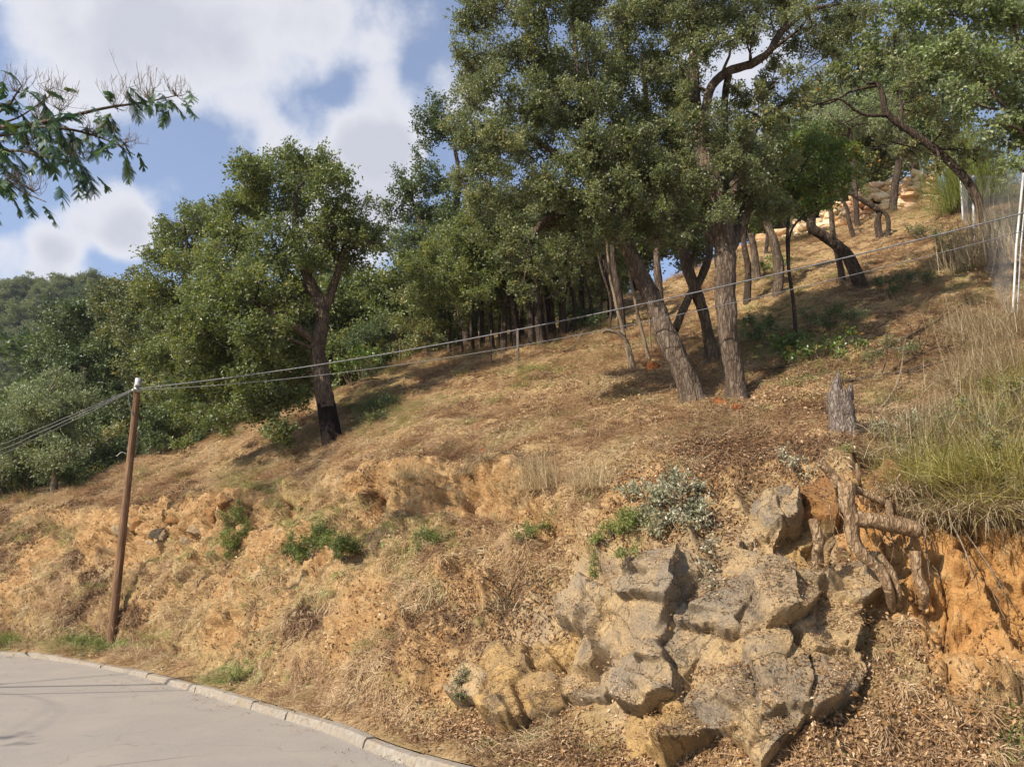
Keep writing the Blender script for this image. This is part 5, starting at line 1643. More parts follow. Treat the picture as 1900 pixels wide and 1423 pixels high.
mb.build('rootlets', M['root'], roots, rb)['kind'] = 'stuff'
sb, _ = hit(1563, 797)
stump = empty('tree_stump', sb, 'grey splintered tree stump with a pointed spike on the bank top', 'stump')
mb = MB()
c_ = catmull([sb - [0, 0, .15], P(1561, 770, sb[1]), P(1557, 728, sb[1])], 16)
tube(mb, c_, [.165, .14, .13, .125], 20, .28, 14, cap1=True, seed=3)
mb.build('trunk', M['stump'], stump, sb)
mb = MB()
tube(mb, catmull([P(1552, 735, sb[1]), P(1552, 712, sb[1]), P(1557, 690, sb[1])], 8), [.075, .05, .012], 9, .3, 18, seed=4)
mb.build('splinter', M['stump'], stump, sb)
mb = MB()
tube(mb, catmull([P(1575, 740, sb[1]), P(1577, 722, sb[1]), P(1580, 712, sb[1])], 6), [.06, .035, .01], 8, .3, 18, seed=5)
mb.build('splinter', M['stump'], stump, sb)
for lab, px, py, w, h in [('rust brown root stub between the two big oak trunks', 1337, 750, 26, 18), ('rust brown root stub at the foot of the upright oak', 1366, 757, 22, 16), ('orange cut stump beside the thin stems', 1212, 682, 24, 22), ('small rust stub in the dead bracken patch', 895, 838, 16, 14)]:
    o_ = boulder('root_stub', lab, px, py, w, h, .22, 'rust_wood', int(px), .0, 3, 'root stub')

# ------------------------------------------------------------------ utility pole and cables
pb, _ = hit(206, 1194)
ptop = P(257, 704, pb[1])
pole = empty('utility_pole', pb, 'slim wooden utility pole leaning right beside the kerb', 'utility pole')
ax_ = ptop - pb
mb = MB()
tube(mb, catmull([pb - ax_ * .06, pb + ax_ * .3, pb + ax_ * .65, ptop], 30), [.088, .083, .076, .068], 16, .03, 8, cap1=True, seed=2)
mb.build('shaft', M['pole_wood'], pole, pb)
m, N, L, B = new_mat('grey_metal')
L.new(ramp(N, L, noise(N, L, 20, 4), [(.3, (.30, .30, .29)), (.7, (.52, .52, .51))]), B.inputs['Base Color'])
B.inputs['Metallic'].default_value = .4
B.inputs['Roughness'].default_value = .5
M['metal'] = m
m, N, L, B = new_mat('cable_grey')
L.new(ramp(N, L, noise(N, L, 15, 3), [(.3, (.075, .075, .08)), (.7, (.17, .17, .17))]), B.inputs['Base Color'])
B.inputs['Roughness'].default_value = .6
M['cable'] = m
m, N, L, B = new_mat('pale_ceramic')
L.new(ramp(N, L, noise(N, L, 8, 3), [(.3, (.30, .26, .21)), (.7, (.48, .43, .36))]), B.inputs['Base Color'])
B.inputs['Roughness'].default_value = .3
M['pale_ceramic'] = m
at_ = pb + ax_ * .962
mb = MB()
tube(mb, [ptop - ax_ * .030, ptop - ax_ * .012, ptop + ax_ * .004], [.073, .072, .070], 16, cap1=True)
mb.build('cap', M['metal'], pole, pb)
mb = MB()
tube(mb, [at_ - ax_ * .016, at_ + ax_ * .0, at_ + ax_ * .004], [.082, .082, .082], 16, cap0=True, cap1=True)
mb.build('clamp', M['metal'], pole, pb)
mb = MB()
tube(mb, catmull([at_ + [-.02, -.09, -.05], at_ + [-.12, -.14, -.12], at_ + [-.09, -.11, -.35], at_ + [.0, -.09, -.62]], 14), .010, 5)
mb.build('cable_loop', M['cable'], pole, pb)
mb = MB()
q0 = pb + ax_ * .70
tube(mb, catmull([q0 + [-.06, -.06, 0], q0 + [-.16, -.10, .03], q0 + [-.24, -.12, -.06]], 8), .008, 5)
mb.build('hook', M['metal'], pole, pb)
for sg in (-1, 1):
    mb = MB()
    q1 = at_ + np.array([sg * .02, -.085, -.02 + .05 * sg])
    tube(mb, [q1, q1 + [0, -.03, 0], q1 + [0, -.05, 0], q1 + [0, -.09, 0]], [.035, .02, .035, .03], 10, cap0=True, cap1=True)
    mb.build('insulator', M['pale_ceramic'], pole, pb)


def cable(label, A, Bp, sag, r_, n=60, wob=0.0, seed=0):
    t = np.linspace(0, 1, n)[:, None]
    p = A + (Bp - A) * t
    p[:, 2] -= 4 * sag * (t * (1 - t))[:, 0]
    if wob:
        p = p + wob * np.stack([fbm(p + seed * 3 + j, .9, 2, seed + j) for j in range(3)], 1) * np.sin(t * math.pi)
    mb = MB()
    tube(mb, p, r_, 6)
    o_ = mb.build('overhead_cable', M['cable'], origin=A)
    return tag(o_, label, 'cable', 'cables strung along the slope')


A_ = at_ + np.array([.04, -.09, -.02])
B1 = P(1990, 372, 10.2)
B2 = P(1990, 404, 10.2)
cable('upper thick grey cable running right from the pole to the fence', A_, B1, .34, .0115)
cable('lower thinner grey cable running right under the thick one', A_ - [0, 0, .03], B2, .50, .006)
E_ = P(-420, 985, 46)
for k_, (lab, dz, sg, rr2) in enumerate([('topmost cable of the bundle going left from the pole', 0.06, .2, .008), ('middle cable of the bundle going left from the pole', -.07, .42, .010), ('lowest sagging cable of the bundle going left from the pole', -.15, .62, .007)]):
    cable(lab, at_ + np.array([-.05, -.08, -.02 - .02 * k_]), E_ + [0, 0, dz], sg, rr2, wob=.06, seed=7 + k_)
e0 = np.array([E_[0], E_[1], -1.0])
p2 = empty('utility_pole', e0, 'second wooden pole farther down the road holding the left cables', 'utility pole')
mb = MB()
tube(mb, [e0, (e0 + E_) / 2, E_ + [0, 0, .5]], [.11, .10, .08], 10, cap1=True)
mb.build('shaft', M['pole_wood'], p2, e0)

# ------------------------------------------------------------------ stakes of the old line on the crest
for lab, (x0, y0), (x1, y1), r_ in [('short weathered stake nearest the leaning oak', (962, 676), (960, 610), .035), ('thin pale stake left of the weathered stake', (912, 678), (911, 612), .018), ('thin pale stake by the dark oak trunk', (892, 672), (888, 615), .012),
                                    ('grey stake on the crest under the bushy oak', (795, 655), (789, 626), .04), ('thin white stake on the crest by the shrubs', (742, 668), (742, 628), .022)]:
    b0, _ = hit(x0, y0)
    mb = MB()
    tube(mb, [b0 - [0, 0, .1], P((x0 + x1) / 2, (y0 + y1) / 2, b0[1]), P(x1, y1, b0[1])], [r_, r_ * .95, r_ * .85], 8, .08, 12, cap1=True)
    tag(mb.build('stake', M['stump'], origin=b0), lab, 'stake', 'stakes along the crest')

# ------------------------------------------------------------------ stone wall at the top of the slope
wpts = np.array([P(1370, 452, 29.2), P(1450, 432, 29), P(1530, 405, 28.8), P(1640, 380, 28), P(1752, 350, 27)])
wl2 = catmull(wpts, 80)
for k in range(80):
    wl2[k, 2] = ground_z(wl2[k, 0], wl2[k, 1]) - .1
wseg = np.concatenate([[0], np.cumsum(np.linalg.norm(np.diff(wl2[:, :2], axis=0), axis=1))])
wall = empty('stone_wall', wl2[40], 'rough dry wall of orange and cream stones at the top of the slope', 'wall')
stones_me = []
for k in range(7):
    V, T = rock_shape(2, (.27, .2, .14), 80 + k, jit=.42, bumpy=.03)
    stones_me.append(MB().add(V, None, T).mesh('stone', M['wall_stone'], smooth=False))
core = MB()
for k in range(79):
    a0, a1 = wl2[k], wl2[k + 1]
    bk = np.array([.12, .55, 0])
    core.add([a0 + bk, a1 + bk, a1 + bk + [0, 0, .5 + 1.1 * k / 79], a0 + bk + [0, 0, .5 + 1.1 * k / 79], a0 + bk * 3, a1 + bk * 3, a1 + bk * 3 + [0, 0, .5 + 1.1 * k / 79], a0 + bk * 3 + [0, 0, .5 + 1.1 * k / 79]], [(0, 1, 2, 3), (3, 2, 6, 7), (5, 4, 7, 6)])
core.build('core', M['earth'], wall, wl2[40])
rs_ = random.Random(4)
for row in range(8):
    s_ = rs_.uniform(0, .4) + (0, 0, .12, .30, .42, .5, .58, .66)[row] * wseg[-1]
    while s_ < wseg[-1]:
        q = np.array([np.interp(s_, wseg, wl2[:, j]) for j in range(3)])
        o_ = bpy.data.objects.new('stone', stones_me[rs_.randrange(7)])
        COL.objects.link(o_)
        o_.parent = wall
        o_.location = Vector(q - wl2[40] + np.array([rs_.uniform(-.04, .04) + row * .015, rs_.uniform(-.06, .06) + .12 + row * .05,   .10 + row * .225 + rs_.uniform(-.05, .05)]))
        o_.rotation_euler = (rs_.uniform(-.3, .3), rs_.uniform(-.25, .15) + (0, 3.14)[rs_.randrange(2)], rs_.uniform(-.3, .3) + (0, 3.14)[rs_.randrange(2)])
        sx_ = rs_.uniform(.75, 1.25)
        o_.scale = (sx_, rs_.uniform(.9, 1.2), rs_.uniform(.85, 1.15))
        s_ += .49 * sx_ * 1.02

# ------------------------------------------------------------------ wire fence at right
f0, _ = hit(1872, 596)
F0_ = f0[1]
f1, _ = hit(1806, 455)
f2, _ = hit(1786, 410)
ft0, ft1, ft2 = P(1899, 322, F0_), P(1806, 326, f1[1]), P(1782, 318, f2[1])
f3, ft3 = f0 + np.array([1.2, -3.2, -1.4]), ft0 + np.array([1.2, -3.2, -1.4])
fence = empty('wire_fence', f0, 'tall wire mesh fence with pale metal posts climbing the right edge', 'fence')
m, N, L, B = new_mat('pale_post')
L.new(ramp(N, L, noise(N, L, 6, 5, .7), [(.35, (.26, .26, .25)), (.6, (.50, .50, .48))]), B.inputs['Base Color'])
B.inputs['Roughness'].default_value = .5
M['pale_post'] = m
for a_, b_, r_ in [(f0, ft0, .021), (f0 + np.array([.20, .15, .08]), ft0 + np.array([.18, .15, .0]), .016), (f1, ft1, .03), (f2, ft2, .03), (f3, ft3, .025)]:
    mb = MB()
    tube(mb, [a_ - [0, 0, .3], (a_ + b_) / 2, b_], r_, 10, cap1=True)
    mb.build('post', M['pale_post'], fence, f0)
for (a_, at2, b_, bt2) in [(f1, ft1, f0, ft0), (f2, ft2, f1, ft1), (f0, ft0, f3, ft3)]:
    mb = MB()
    W_ = np.linalg.norm(b_ - a_)
    H_ = np.linalg.norm(at2 - a_)
    sp_ = .15
    pt = lambda u, v: (a_ * (1 - u) + b_ * u) * (1 - v) + (at2 * (1 - u) + bt2 * u) * v
    k = -H_
    while k < W_:
        for sgn in (1, -1):
            u0, u1 = (k, k + H_) if sgn > 0 else (k + H_, k)
            v0, v1 = 0.0, 1.0
            if u0 != u1:
                t0 = np.clip((0 - u0) / (u1 - u0), 0, 1) if min(u0, u1) < 0 else None
            ts = np.linspace(0, 1, 12)
            uu = u0 + (u1 - u0) * ts
            ok_ = (uu >= 0) & (uu <= W_)
            if ok_.sum() >= 2:
                tube(mb, [pt(uu[j] / W_, ts[j]) for j in np.nonzero(ok_)[0]], .0013, 3)
        k += sp_
    for v in (.02, .5, .98):
        tube(mb, [pt(0, v), pt(.5, v) - [0, 0, .02], pt(1, v)], .003, 4)
    mb.build('wire_mesh', M['metal'], fence, f0)

# ------------------------------------------------------------------ shrubs, brooms, grass clumps
def bush(name, label, clumps, leaf, Ln, Wd, k=1.0, cat='shrub', seed=0, group=None, stems=True, off=.0, flat_=.8, tbase=0.0):
    rng = np.random.default_rng(seed)
    bx = np.mean([c[0] for c in clumps])
    by = max(c[1] + c[2] * .8 for c in clumps)
    b0, _ = hit(bx, by)
    root = empty(name, b0, label, cat, group)
    lf, st = MB(), MB()
    for (x, y, r_) in clumps:
        hp, hn = hit(x, y + r_ * .7)
        R_ = r_ * hp[1] / FPX
        C_ = P(x, y, hp[1]) + hn * R_ * .3 + np.array([0, -off, 0])
        subs = clump_leaves(lf, C_, R_, Ln, Wd, k, rng, flat_, tbase=tbase)
        for q, tw_ in subs:
            tube(st, catmull([hp - hn * .05 + rng.normal(size=3) * .04, (hp + q) / 2 + rng.normal(size=3) * .03, q], 6), [.008, .003], 4)
    st.build('stems', M['twig'], root, b0)['kind'] = 'stuff'
    lf.build('foliage', M[leaf], root, b0, smooth=False)
    return root


bush('green_shrub', 'bright green bush low on the bank in the middle of the slope', [(545, 1015, 26), (585, 1008, 30), (625, 1012, 30), (605, 985, 22), (645, 1025, 20), (560, 1035, 20)], 'weed', .045, .016, 1.2, seed=1, tbase=-.1)
bush('green_shrub', 'upright green bush in front of the left scarp', [(428, 965, 20), (425, 995, 24), (440, 948, 16), (455, 975, 14), (430, 1020, 18)], 'weed', .045, .016, 1.2, seed=2, tbase=.1)
bush('green_shrub', 'feathery lime green bush left of the grey leaved shrub', [(1160, 972, 24), (1188, 968, 22), (1140, 985, 18), (1168, 1028, 18)], 'weed', .035, .010, 1.5, seed=3, tbase=.2)
bush('green_shrub', 'yellow green tuft growing down the bank beside the slab', [(1115, 1000, 16), (1110, 1030, 16), (1105, 1060, 14)], 'weed', .035, .010, 1.3, seed=4, tbase=.25)
bush('grey_shrub', 'grey green leafy shrub above the rocks', [(1215, 925, 26), (1255, 915, 28), (1285, 940, 24), (1235, 955, 24), (1270, 965, 22), (1200, 950, 18), (1180, 915, 20), (1300, 960, 20), (1240, 895, 22), (1285, 905, 20), (1220, 985, 20)], 'grey_leaf', .045, .024, 1.0, seed=5, tbase=-.15)
bush('grey_shrub', 'dry pale leaved shoots trailing down over the rocks', [(1305, 1010, 16), (1315, 1045, 15), (1325, 1080, 13), (1300, 975, 16)], 'grey_leaf', .04, .022, .7, seed=6, tbase=.3)
bush('grey_shrub', 'grey leaved shrub hanging over the bank beside the stump', [(1640, 800, 26), (1690, 795, 28), (1720, 830, 30), (1690, 850, 26), (1740, 870, 26), (1715, 900, 24), (1660, 835, 22)], 'grey_leaf', .045, .026, .9, seed=7, tbase=-.05)
bush('grey_shrub', 'pale leaved tangle on the bank top left of the stump', [(1480, 860, 18), (1460, 845, 16), (1500, 880, 16)], 'grey_leaf', .04, .022, .6, seed=8, tbase=.2)
bush('green_shrub', 'grey green tuft on the scarp in the middle of the bank', [(790, 995, 18), (815, 1000, 16), (780, 1020, 14)], 'weed', .04, .012, 1.0, seed=9, tbase=-.1)
bush('green_shrub', 'thin green weeds right of the middle scarp', [(985, 985, 18), (1010, 975, 14), (970, 1000, 12)], 'weed', .04, .010, .8, seed=10)
bush('ground_ivy', 'bright green creeping plant on the slope right of the upright oak', [(1440, 645, 22), (1480, 640, 22), (1510, 655, 18), (1470, 668, 20), (1575, 628, 20), (1600, 640, 16), (1545, 645, 18), (1560, 660, 14)], 'bright_leaf', .07, .05, .9, 'plant', 11, flat_=.45)
bush('ground_ivy', 'dark green creeper in the shade behind the upright oak', [(1400, 625, 24), (1430, 610, 24), (1390, 600, 18)], 'dark_leaf', .06, .045, 1.0, 'plant', 12, flat_=.5)
bush('green_shrub', 'low dark green shrub on the crest in the grove', [(1060, 592, 22), (1090, 585, 22), (1110, 600, 18), (1075, 605, 18)], 'dark_leaf', .07, .045, 1.1, seed=13)
bush('green_shrub', 'olive low shrub in the shadow right of the lone cork oak', [(690, 755, 18), (715, 750, 20), (735, 745, 16), (700, 775, 16)], 'dark_leaf', .06, .03, .8, seed=14, flat_=.5)
bush('verge_weed', 'fresh green weeds at the foot of the pole', [(150, 1192, 13), (172, 1196, 12), (188, 1205, 12), (130, 1188, 10)], 'weed', .05, .009, 1.0, 'weed', 15, tbase=.2, flat_=.5)
bush('verge_weed', 'fresh green weeds on the verge at the left edge', [(8, 1188, 14), (25, 1192, 12), (-10, 1190, 12)], 'weed', .05, .009, 1.0, 'weed', 16, tbase=.2, flat_=.5)
bush('verge_weed', 'small green weed on the bank above the kerb', [(448, 1254, 14), (430, 1262, 11), (470, 1245, 10)], 'weed', .05, .009, .7, 'weed', 17, tbase=.1, flat_=.5)
bush('verge_weed', 'dark green tuft at the foot of the bank left of the hollow', [(855, 1265, 12), (850, 1285, 10), (862, 1248, 10)], 'dark_leaf', .04, .012, .9, 'weed', 18)
bush('verge_weed', 'small green weed at the bottom right corner', [(1880, 1370, 14), (1890, 1395, 12)], 'weed', .05, .012, .7, 'weed', 19)
bush('green_shrub', 'green plants on the slope before the stone wall', [(1420, 500, 16), (1450, 490, 14), (1470, 400, 12), (1440, 480, 12)], 'bright_leaf', .07, .04, .7, seed=20, flat_=.5)
bush('green_shrub', 'low olive heather in the dappled shade under the fence', [(1640, 530, 22), (1680, 522, 24), (1720, 518, 20), (1660, 545, 18)], 'dark_leaf', .05, .02, .7, seed=41, flat_=.45)
bush('green_shrub', 'brown green heather right of the thin dark stem', [(1500, 590, 22), (1545, 585, 24), (1590, 590, 20), (1530, 605, 18)], 'dark_leaf', .05, .02, .7, seed=42, flat_=.45)
bush('green_shrub', 'dull green growth on the slope right of the creeping plant', [(1650, 640, 20), (1690, 650, 22), (1620, 665, 20)], 'yellow_leaf', .05, .022, .6, seed=43, flat_=.4, tbase=-.2)
bush('green_shrub', 'small leaved green bush at the foot of the far fence post', [(1700, 430, 20), (1740, 440, 24), (1760, 470, 22)], 'yellow_leaf', .05, .026, .8, seed=44, flat_=.6, tbase=-.1)
bush('grey_shrub', 'small leaved yellow bush woven through the brooms at right', [(1780, 800, 26), (1820, 830, 30), (1860, 860, 30), (1890, 820, 28), (1790, 870, 26), (1840, 900, 28), (1885, 910, 26), (1760, 850, 22), (1720, 800, 24), (1750, 770, 22), (1810, 780, 26), (1850, 800, 26)], 'yellow_leaf', .035, .018, .8, seed=45, tbase=.18, off=.30)
bush('grey_shrub', 'pale leaved scrub at the right edge under the fence', [(1870, 740, 26), (1900, 770, 28), (1840, 740, 24), (1800, 730, 20)], 'yellow_leaf', .035, .018, .8, seed=46, tbase=.2, off=.3)
for k_, (lab, cl_) in enumerate([('dark bush at the edge of the slope behind the pole', [(270, 800, 28), (300, 785, 30), (285, 830, 26), (320, 820, 24)]), ('feathery green bush right of the pole top', [(310, 770, 24), (330, 800, 26), (350, 790, 22), (340, 830, 18)]),
                                 ('leafy bush at the lower skirt of the lone cork oak', [(400, 780, 26), (440, 775, 26), (470, 770, 22), (420, 800, 18)]), ('green bush behind the trunk of the lone cork oak', [(650, 690, 20), (670, 670, 22), (690, 660, 20)]),
                                 ('low hedge of bushes at the far left below the pale tree', [(20, 895, 28), (50, 880, 26), (-10, 890, 28), (130, 890, 22), (170, 880, 24)]), ('dark bush right of the slim pale tree', [(200, 850, 28), (230, 840, 26), (170, 860, 24)])]):
    bush('green_shrub', lab, cl_, ['dark_leaf', 'oak_leaf_fresh', 'oak_leaf_fresh', 'bright_leaf', 'dark_leaf', 'dark_leaf'][k_], .10, .06, 1.0, seed=30 + k_)


def broom(name, label, px, py, n, length, width, mat, lean, spread, curl, rad, seed, cat='shrub', group=None, lift=0.0, droop=False):
    rng = np.random.default_rng(seed)
    p, nn_ = hit(px, py)
    mb = blades(n, length, width, lean, spread, rng, curl, rad)
    o_ = mb.build(name, M[mat], origin=(0, 0, 0), smooth=False)
    o_.location = Vector(p + np.array([0, 0, lift - .03]))
    o_.rotation_euler = (0, 0, math.atan2(nn_[1], nn_[0]))
    return tag(o_, label, cat, group)


for k_, (lab, px, py, n, ln_, mt_, lean, sp_, cu) in enumerate([
        ('tall tuft of blond grass on the middle scarp', 1005, 905, 420, .62, 'straw_stem', 1.05, .8, .55), ('second blond grass tuft right of the tall tuft', 1092, 905, 300, .50, 'straw_stem', .9, .8, .6), ('dry grass fringe hanging over the scarp left of the tall tuft', 760, 885, 320, .42, 'straw_stem', .7, .9, .6),
        ('dry grass tuft on the scarp between fringe and tall tuft', 872, 878, 300, .42, 'straw_stem', .7, .9, .6), ('grey brown grass tuft right of the left scarp', 600, 915, 260, .45, 'straw_stem', .7, .9, .5), ('dry grass tuft on the bank edge by the grey shrub', 1130, 900, 260, .42, 'straw_stem', .8, 1.2, .5),
        ('brown grass cushion at the left end of the slope', 78, 968, 260, .55, 'straw_stem', .8, 1.2, .5)]):
    broom('grass_tussock', lab, px, py, n, ln_, .006, mt_, lean, sp_, cu, .13, 400 + k_, 'grass tussock')
bk = 0
for lab, px, py, n, ln_, mt_, lean, sp_, cu, rad_ in [
        ('yellow green broom at the right edge of the bank top', 1880, 880, 1170, 0.54, 'broom_stem', .8, 2.4, .25, .32), ('yellow green broom above the orange cut', 1810, 890, 1170, 0.50, 'broom_stem', .8, 1.6, .30, .28),
        ('broom bush behind the first one at right', 1850, 800, 1040, 0.54, 'broom_stem', .9, 1.6, .25, .28), ('broom bush at the right frame edge below the fence', 1900, 740, 1040, 0.61, 'broom_stem', .9, 1.6, .25, .30),
        ('straw coloured broom below the fence post', 1850, 690, 910, 0.68, 'dry_stem', .95, 1.4, .2, .28), ('pale dry shrub at the foot of the fence post', 1890, 620, 910, 0.72, 'dry_stem', 1.0, 1.4, .2, .30),
        ('thin yellow broom left of the dense brooms', 1755, 830, 650, 0.40, 'broom_stem', .8, 1.6, .3, .22), ('dry twiggy shrub right of the grey leaved shrub', 1780, 770, 780, 0.43, 'dry_stem', .9, 1.8, .3, .25),
        ('matted dry stems hanging beside the stump', 1615, 850, 650, 0.35, 'dry_stem', .35, .8, .65, .16), ('dry stems hanging over the roots', 1665, 905, 650, 0.32, 'dry_stem', .3, .7, .65, .16),
        ('dry stems hanging over the middle of the orange cut', 1745, 945, 910, 0.37, 'dry_stem', .3, .8, .7, .22), ('dry stems hanging over the right end of the orange cut', 1840, 955, 1040, 0.40, 'dry_stem', .3, .8, .7, .25),
        ('hanging dry fringe at the right frame edge over the cut', 1905, 960, 780, 0.36, 'dry_stem', .3, .8, .7, .2),
        ('tall broom bush against the sky above the fence', 1812, 385, 2400, 3.0, 'green_broom', 1.1, 2.8, .04, .5), ('grey dry thicket inside the fence', 1815, 500, 420, 1.5, 'dry_stem', 1.35, 2.2, .04, .40), ('grey dry thicket against the far fence post', 1835, 470, 380, 1.4, 'dry_stem', 1.35, 2.2, .04, .40),
        ('yellow shrub behind the fence at the right edge', 1885, 440, 500, 1.2, 'green_broom', 1.2, 2.2, .1, .35),
        ('dense straw broom between the brooms and the leafy shrub', 1790, 850, 900, .7, 'dry_stem', .8, 2.2, .3, .30), ('yellow broom leaning over the edge of the cut', 1750, 900, 700, .6, 'broom_stem', .6, 1.4, .4, .25), ('dry yellow broom under the fence corner', 1905, 830, 900, .9, 'dry_stem', .8, 2.0, .3, .35),
        ('olive broom in the corner above the orange cut', 1860, 935, 900, .65, 'broom_stem', .6, 1.4, .4, .28), ('grey dead broom below the fence corner', 1840, 640, 800, 1.0, 'dry_stem', .9, 2.0, .2, .35), ('dry grass bush on the slope under the fence', 1790, 620, 500, .7, 'dry_stem', .8, 1.8, .3, .3),
        ('dry broom filling the gap right of the stump', 1690, 810, 700, .6, 'dry_stem', .8, 2.4, .3, .30), ('olive broom above the hanging dry stems', 1720, 870, 700, .55, 'broom_stem', .7, 2.4, .35, .28), ('dry straw bush on the slope above the brooms', 1800, 720, 700, .7, 'dry_stem', .8, 2.4, .25, .32),
        ('grey brown dead brush hanging at the corner of the cut', 1690, 925, 600, .5, 'dry_stem', .3, 1.2, .6, .24), ('dead brush above the right end of the cut', 1870, 940, 800, .6, 'dry_stem', .4, 1.4, .5, .28),
        ('dark twiggy patch of dead stems in the middle of the bank', 940, 1125, 260, .30, 'dry_stem', .6, 1.6, .3, .14), ('dead brown bracken on the slope below the leaning oak', 905, 850, 160, .30, 'dry_stem', .8, 2.0, .4, .08)]:
    broom('dry_shrub' if mt_ == 'dry_stem' else 'broom_bush', lab, px, py, n, ln_, .0065 if ln_ < 1.2 else .012, mt_, lean, sp_, cu, rad_, 450 + bk)
    bk += 1

# fallen branches
def branch(label, pts, r_, seed, mat='twig', nsub=6):
    rng = np.random.default_rng(seed)
    W = np.array([hit(x, y)[0] + hit(x, y)[1] * (r_ + .03 + (pp[2] if len(pp) > 2 else 0)) for pp in pts for x, y in [pp[:2]]])
    root = empty('fallen_branch', W[0], label, 'branch', 'branches lying on the slope')
    mb = MB()
    c_ = catmull(W, 26)
    tube(mb, c_, [r_, r_ * .8, r_ * .35], 8, .12, 14, seed=seed)
    mb.build('stem', M[mat], root, W[0])
    if nsub:
        mt2 = MB()
        for _ in range(nsub):
            j = rng.integers(5, 25)
            d_ = (c_[min(j + 1, 25)] - c_[j - 1])
            d_ = d_ / np.linalg.norm(d_) * .6 + rng.normal(size=3) * .4 + np.array([0, 0, .2])
            e_ = c_[j] + d_ * rng.uniform(.25, .6)
            tube(mt2, catmull([c_[j], (c_[j] + e_) / 2 + rng.normal(size=3) * .04, e_], 6), [r_ * .45, .004], 4)
        mt2.build('twigs', M[mat], root, W[0])['kind'] = 'stuff'
    return root


branch('long dark branch lying across the shade right of the stump', [(1555, 715), (1620, 705), (1700, 690), (1770, 672)], .03, 1, 'bark_dark')
branch('reddish fallen branch near the fence', [(1630, 660), (1690, 628), (1740, 600), (1795, 562)], .028, 2, 'bark_dark', 9)
branch('bare pale stick slanting down beside the stump', [(1640, 760, .0), (1665, 720, .1), (1690, 668, .35)], .016, 3, 'twig', 3)
branch('heap of dark twigs on the slope under the fence', [(1660, 690), (1700, 668), (1740, 650), (1780, 655)], .022, 4, 'bark_dark', 14)
branch('pale forked stick on the grass left of the thin stems', [(1045, 655), (1065, 645), (1088, 628, .2)], .022, 5, 'twig', 3)
branch('dark branch lying in the grass below the grove', [(1400, 690), (1440, 688), (1490, 680)], .024, 6, 'bark_dark', 4)
branch('long pale stick on the dead leaves below the oaks', [(1190, 735), (1230, 730), (1262, 712)], .016, 7, 'twig', 2)
branch('dark stick lying in the dry grass right of the lone oak', [(655, 712), (680, 708), (705, 706)], .035, 8, 'bark_dark', 2)
branch('tangle of dark twigs in the middle of the bare bank', [(905, 1130), (930, 1118), (965, 1125)], .012, 9, 'bark_dark', 12)
for k_, (x0, y0, x1, y1) in enumerate([(1715, 930, 1725, 1075), (1690, 985, 1700, 1120), (1760, 960, 1810, 1090), (1790, 985, 1880, 1130), (1400, 1005, 1385, 1110)]):
    a0, a1 = on(x0, y0, .18), on(x1, y1, .12)
    mb = MB()
    md = (a0 + a1) / 2 + np.array([random.uniform(-.08, .08), -.10, 0])
    tube(mb, catmull([a0, md, a1], 16), [.009, .007, .003], 5)
    for _ in range(4):
        q = a0 + (a1 - a0) * random.uniform(.4, .9) + np.array([0, -.06, 0])
        tube(mb, catmull([q, q + [random.uniform(-.08, .08), -.02, -.10], q + [random.uniform(-.16, .16), -.01, -.22]], 5), [.004, .0015], 3)
    tag(mb.build('hanging_vine', M['twig'], origin=a0), ['thin vine hanging from the dry fringe right of the log root', 'thin vine hanging below the end of the log root', 'forked vine hanging across the orange cut', 'long dark vine hanging diagonally over the orange cut', 'thin vine trailing over the tan rock'][k_], 'vine', 'vines hanging over the bank')

# ------------------------------------------------------------------ feathery tree leaning in from the left
rng = np.random.default_rng(77)
fb = np.array([-15.2, 7.0, -.05])
mim = empty('feathery_tree', fb, 'fine feathery leaved tree reaching in from the upper left with spent flower stalks', 'tree')
wd, fr, fl = MB(), MB(), MB()
tube(wd, catmull([fb - [0, 0, .3], fb + [.2, .2, 2.2], fb + [.7, .5, 4.2], fb + [1.0, .9, 6.2]], 30), [.17, .13, .11, .07], 12, .08, 8)


def frond(b0, d0, ln_, tint):
    d0 = d0 / np.linalg.norm(d0)
    n = 7
    p = [b0]
    d_ = d0.copy()
    for k in range(n):
        d_ = d_ + np.array([0, 0, -.16])
        d_ = d_ / np.linalg.norm(d_)
        p.append(p[-1] + d_ * ln_ / n)
    p = np.array(p)
    tube(fr, p, [.004, .002], 3, tint=tint)
    for k in range(1, n + 1):
        t_ = norm(p[k] - p[k - 1])
        sd = norm(np.cross(t_, np.array([0, 0, 1.0]) + rng.normal(size=3) * .25))
        pl = ln_ * .34 * math.sin(math.pi * (k + .8) / (n + 2.0))
        for sg in (1, -1):
            for h_ in (0, .25, .5, .75):
                q = p[k] - (p[k] - p[k - 1]) * h_
                e_ = q + (sd * sg * .75 + t_ * .55 + np.array([0, 0, -.35])) * pl
                w_ = t_ * .0095
                fr.add([q - w_ * .5, q + w_, e_ + w_ * .4, e_ - w_ * .3], [(0, 1, 2, 3)], tint=tint + rng.normal() * .1)


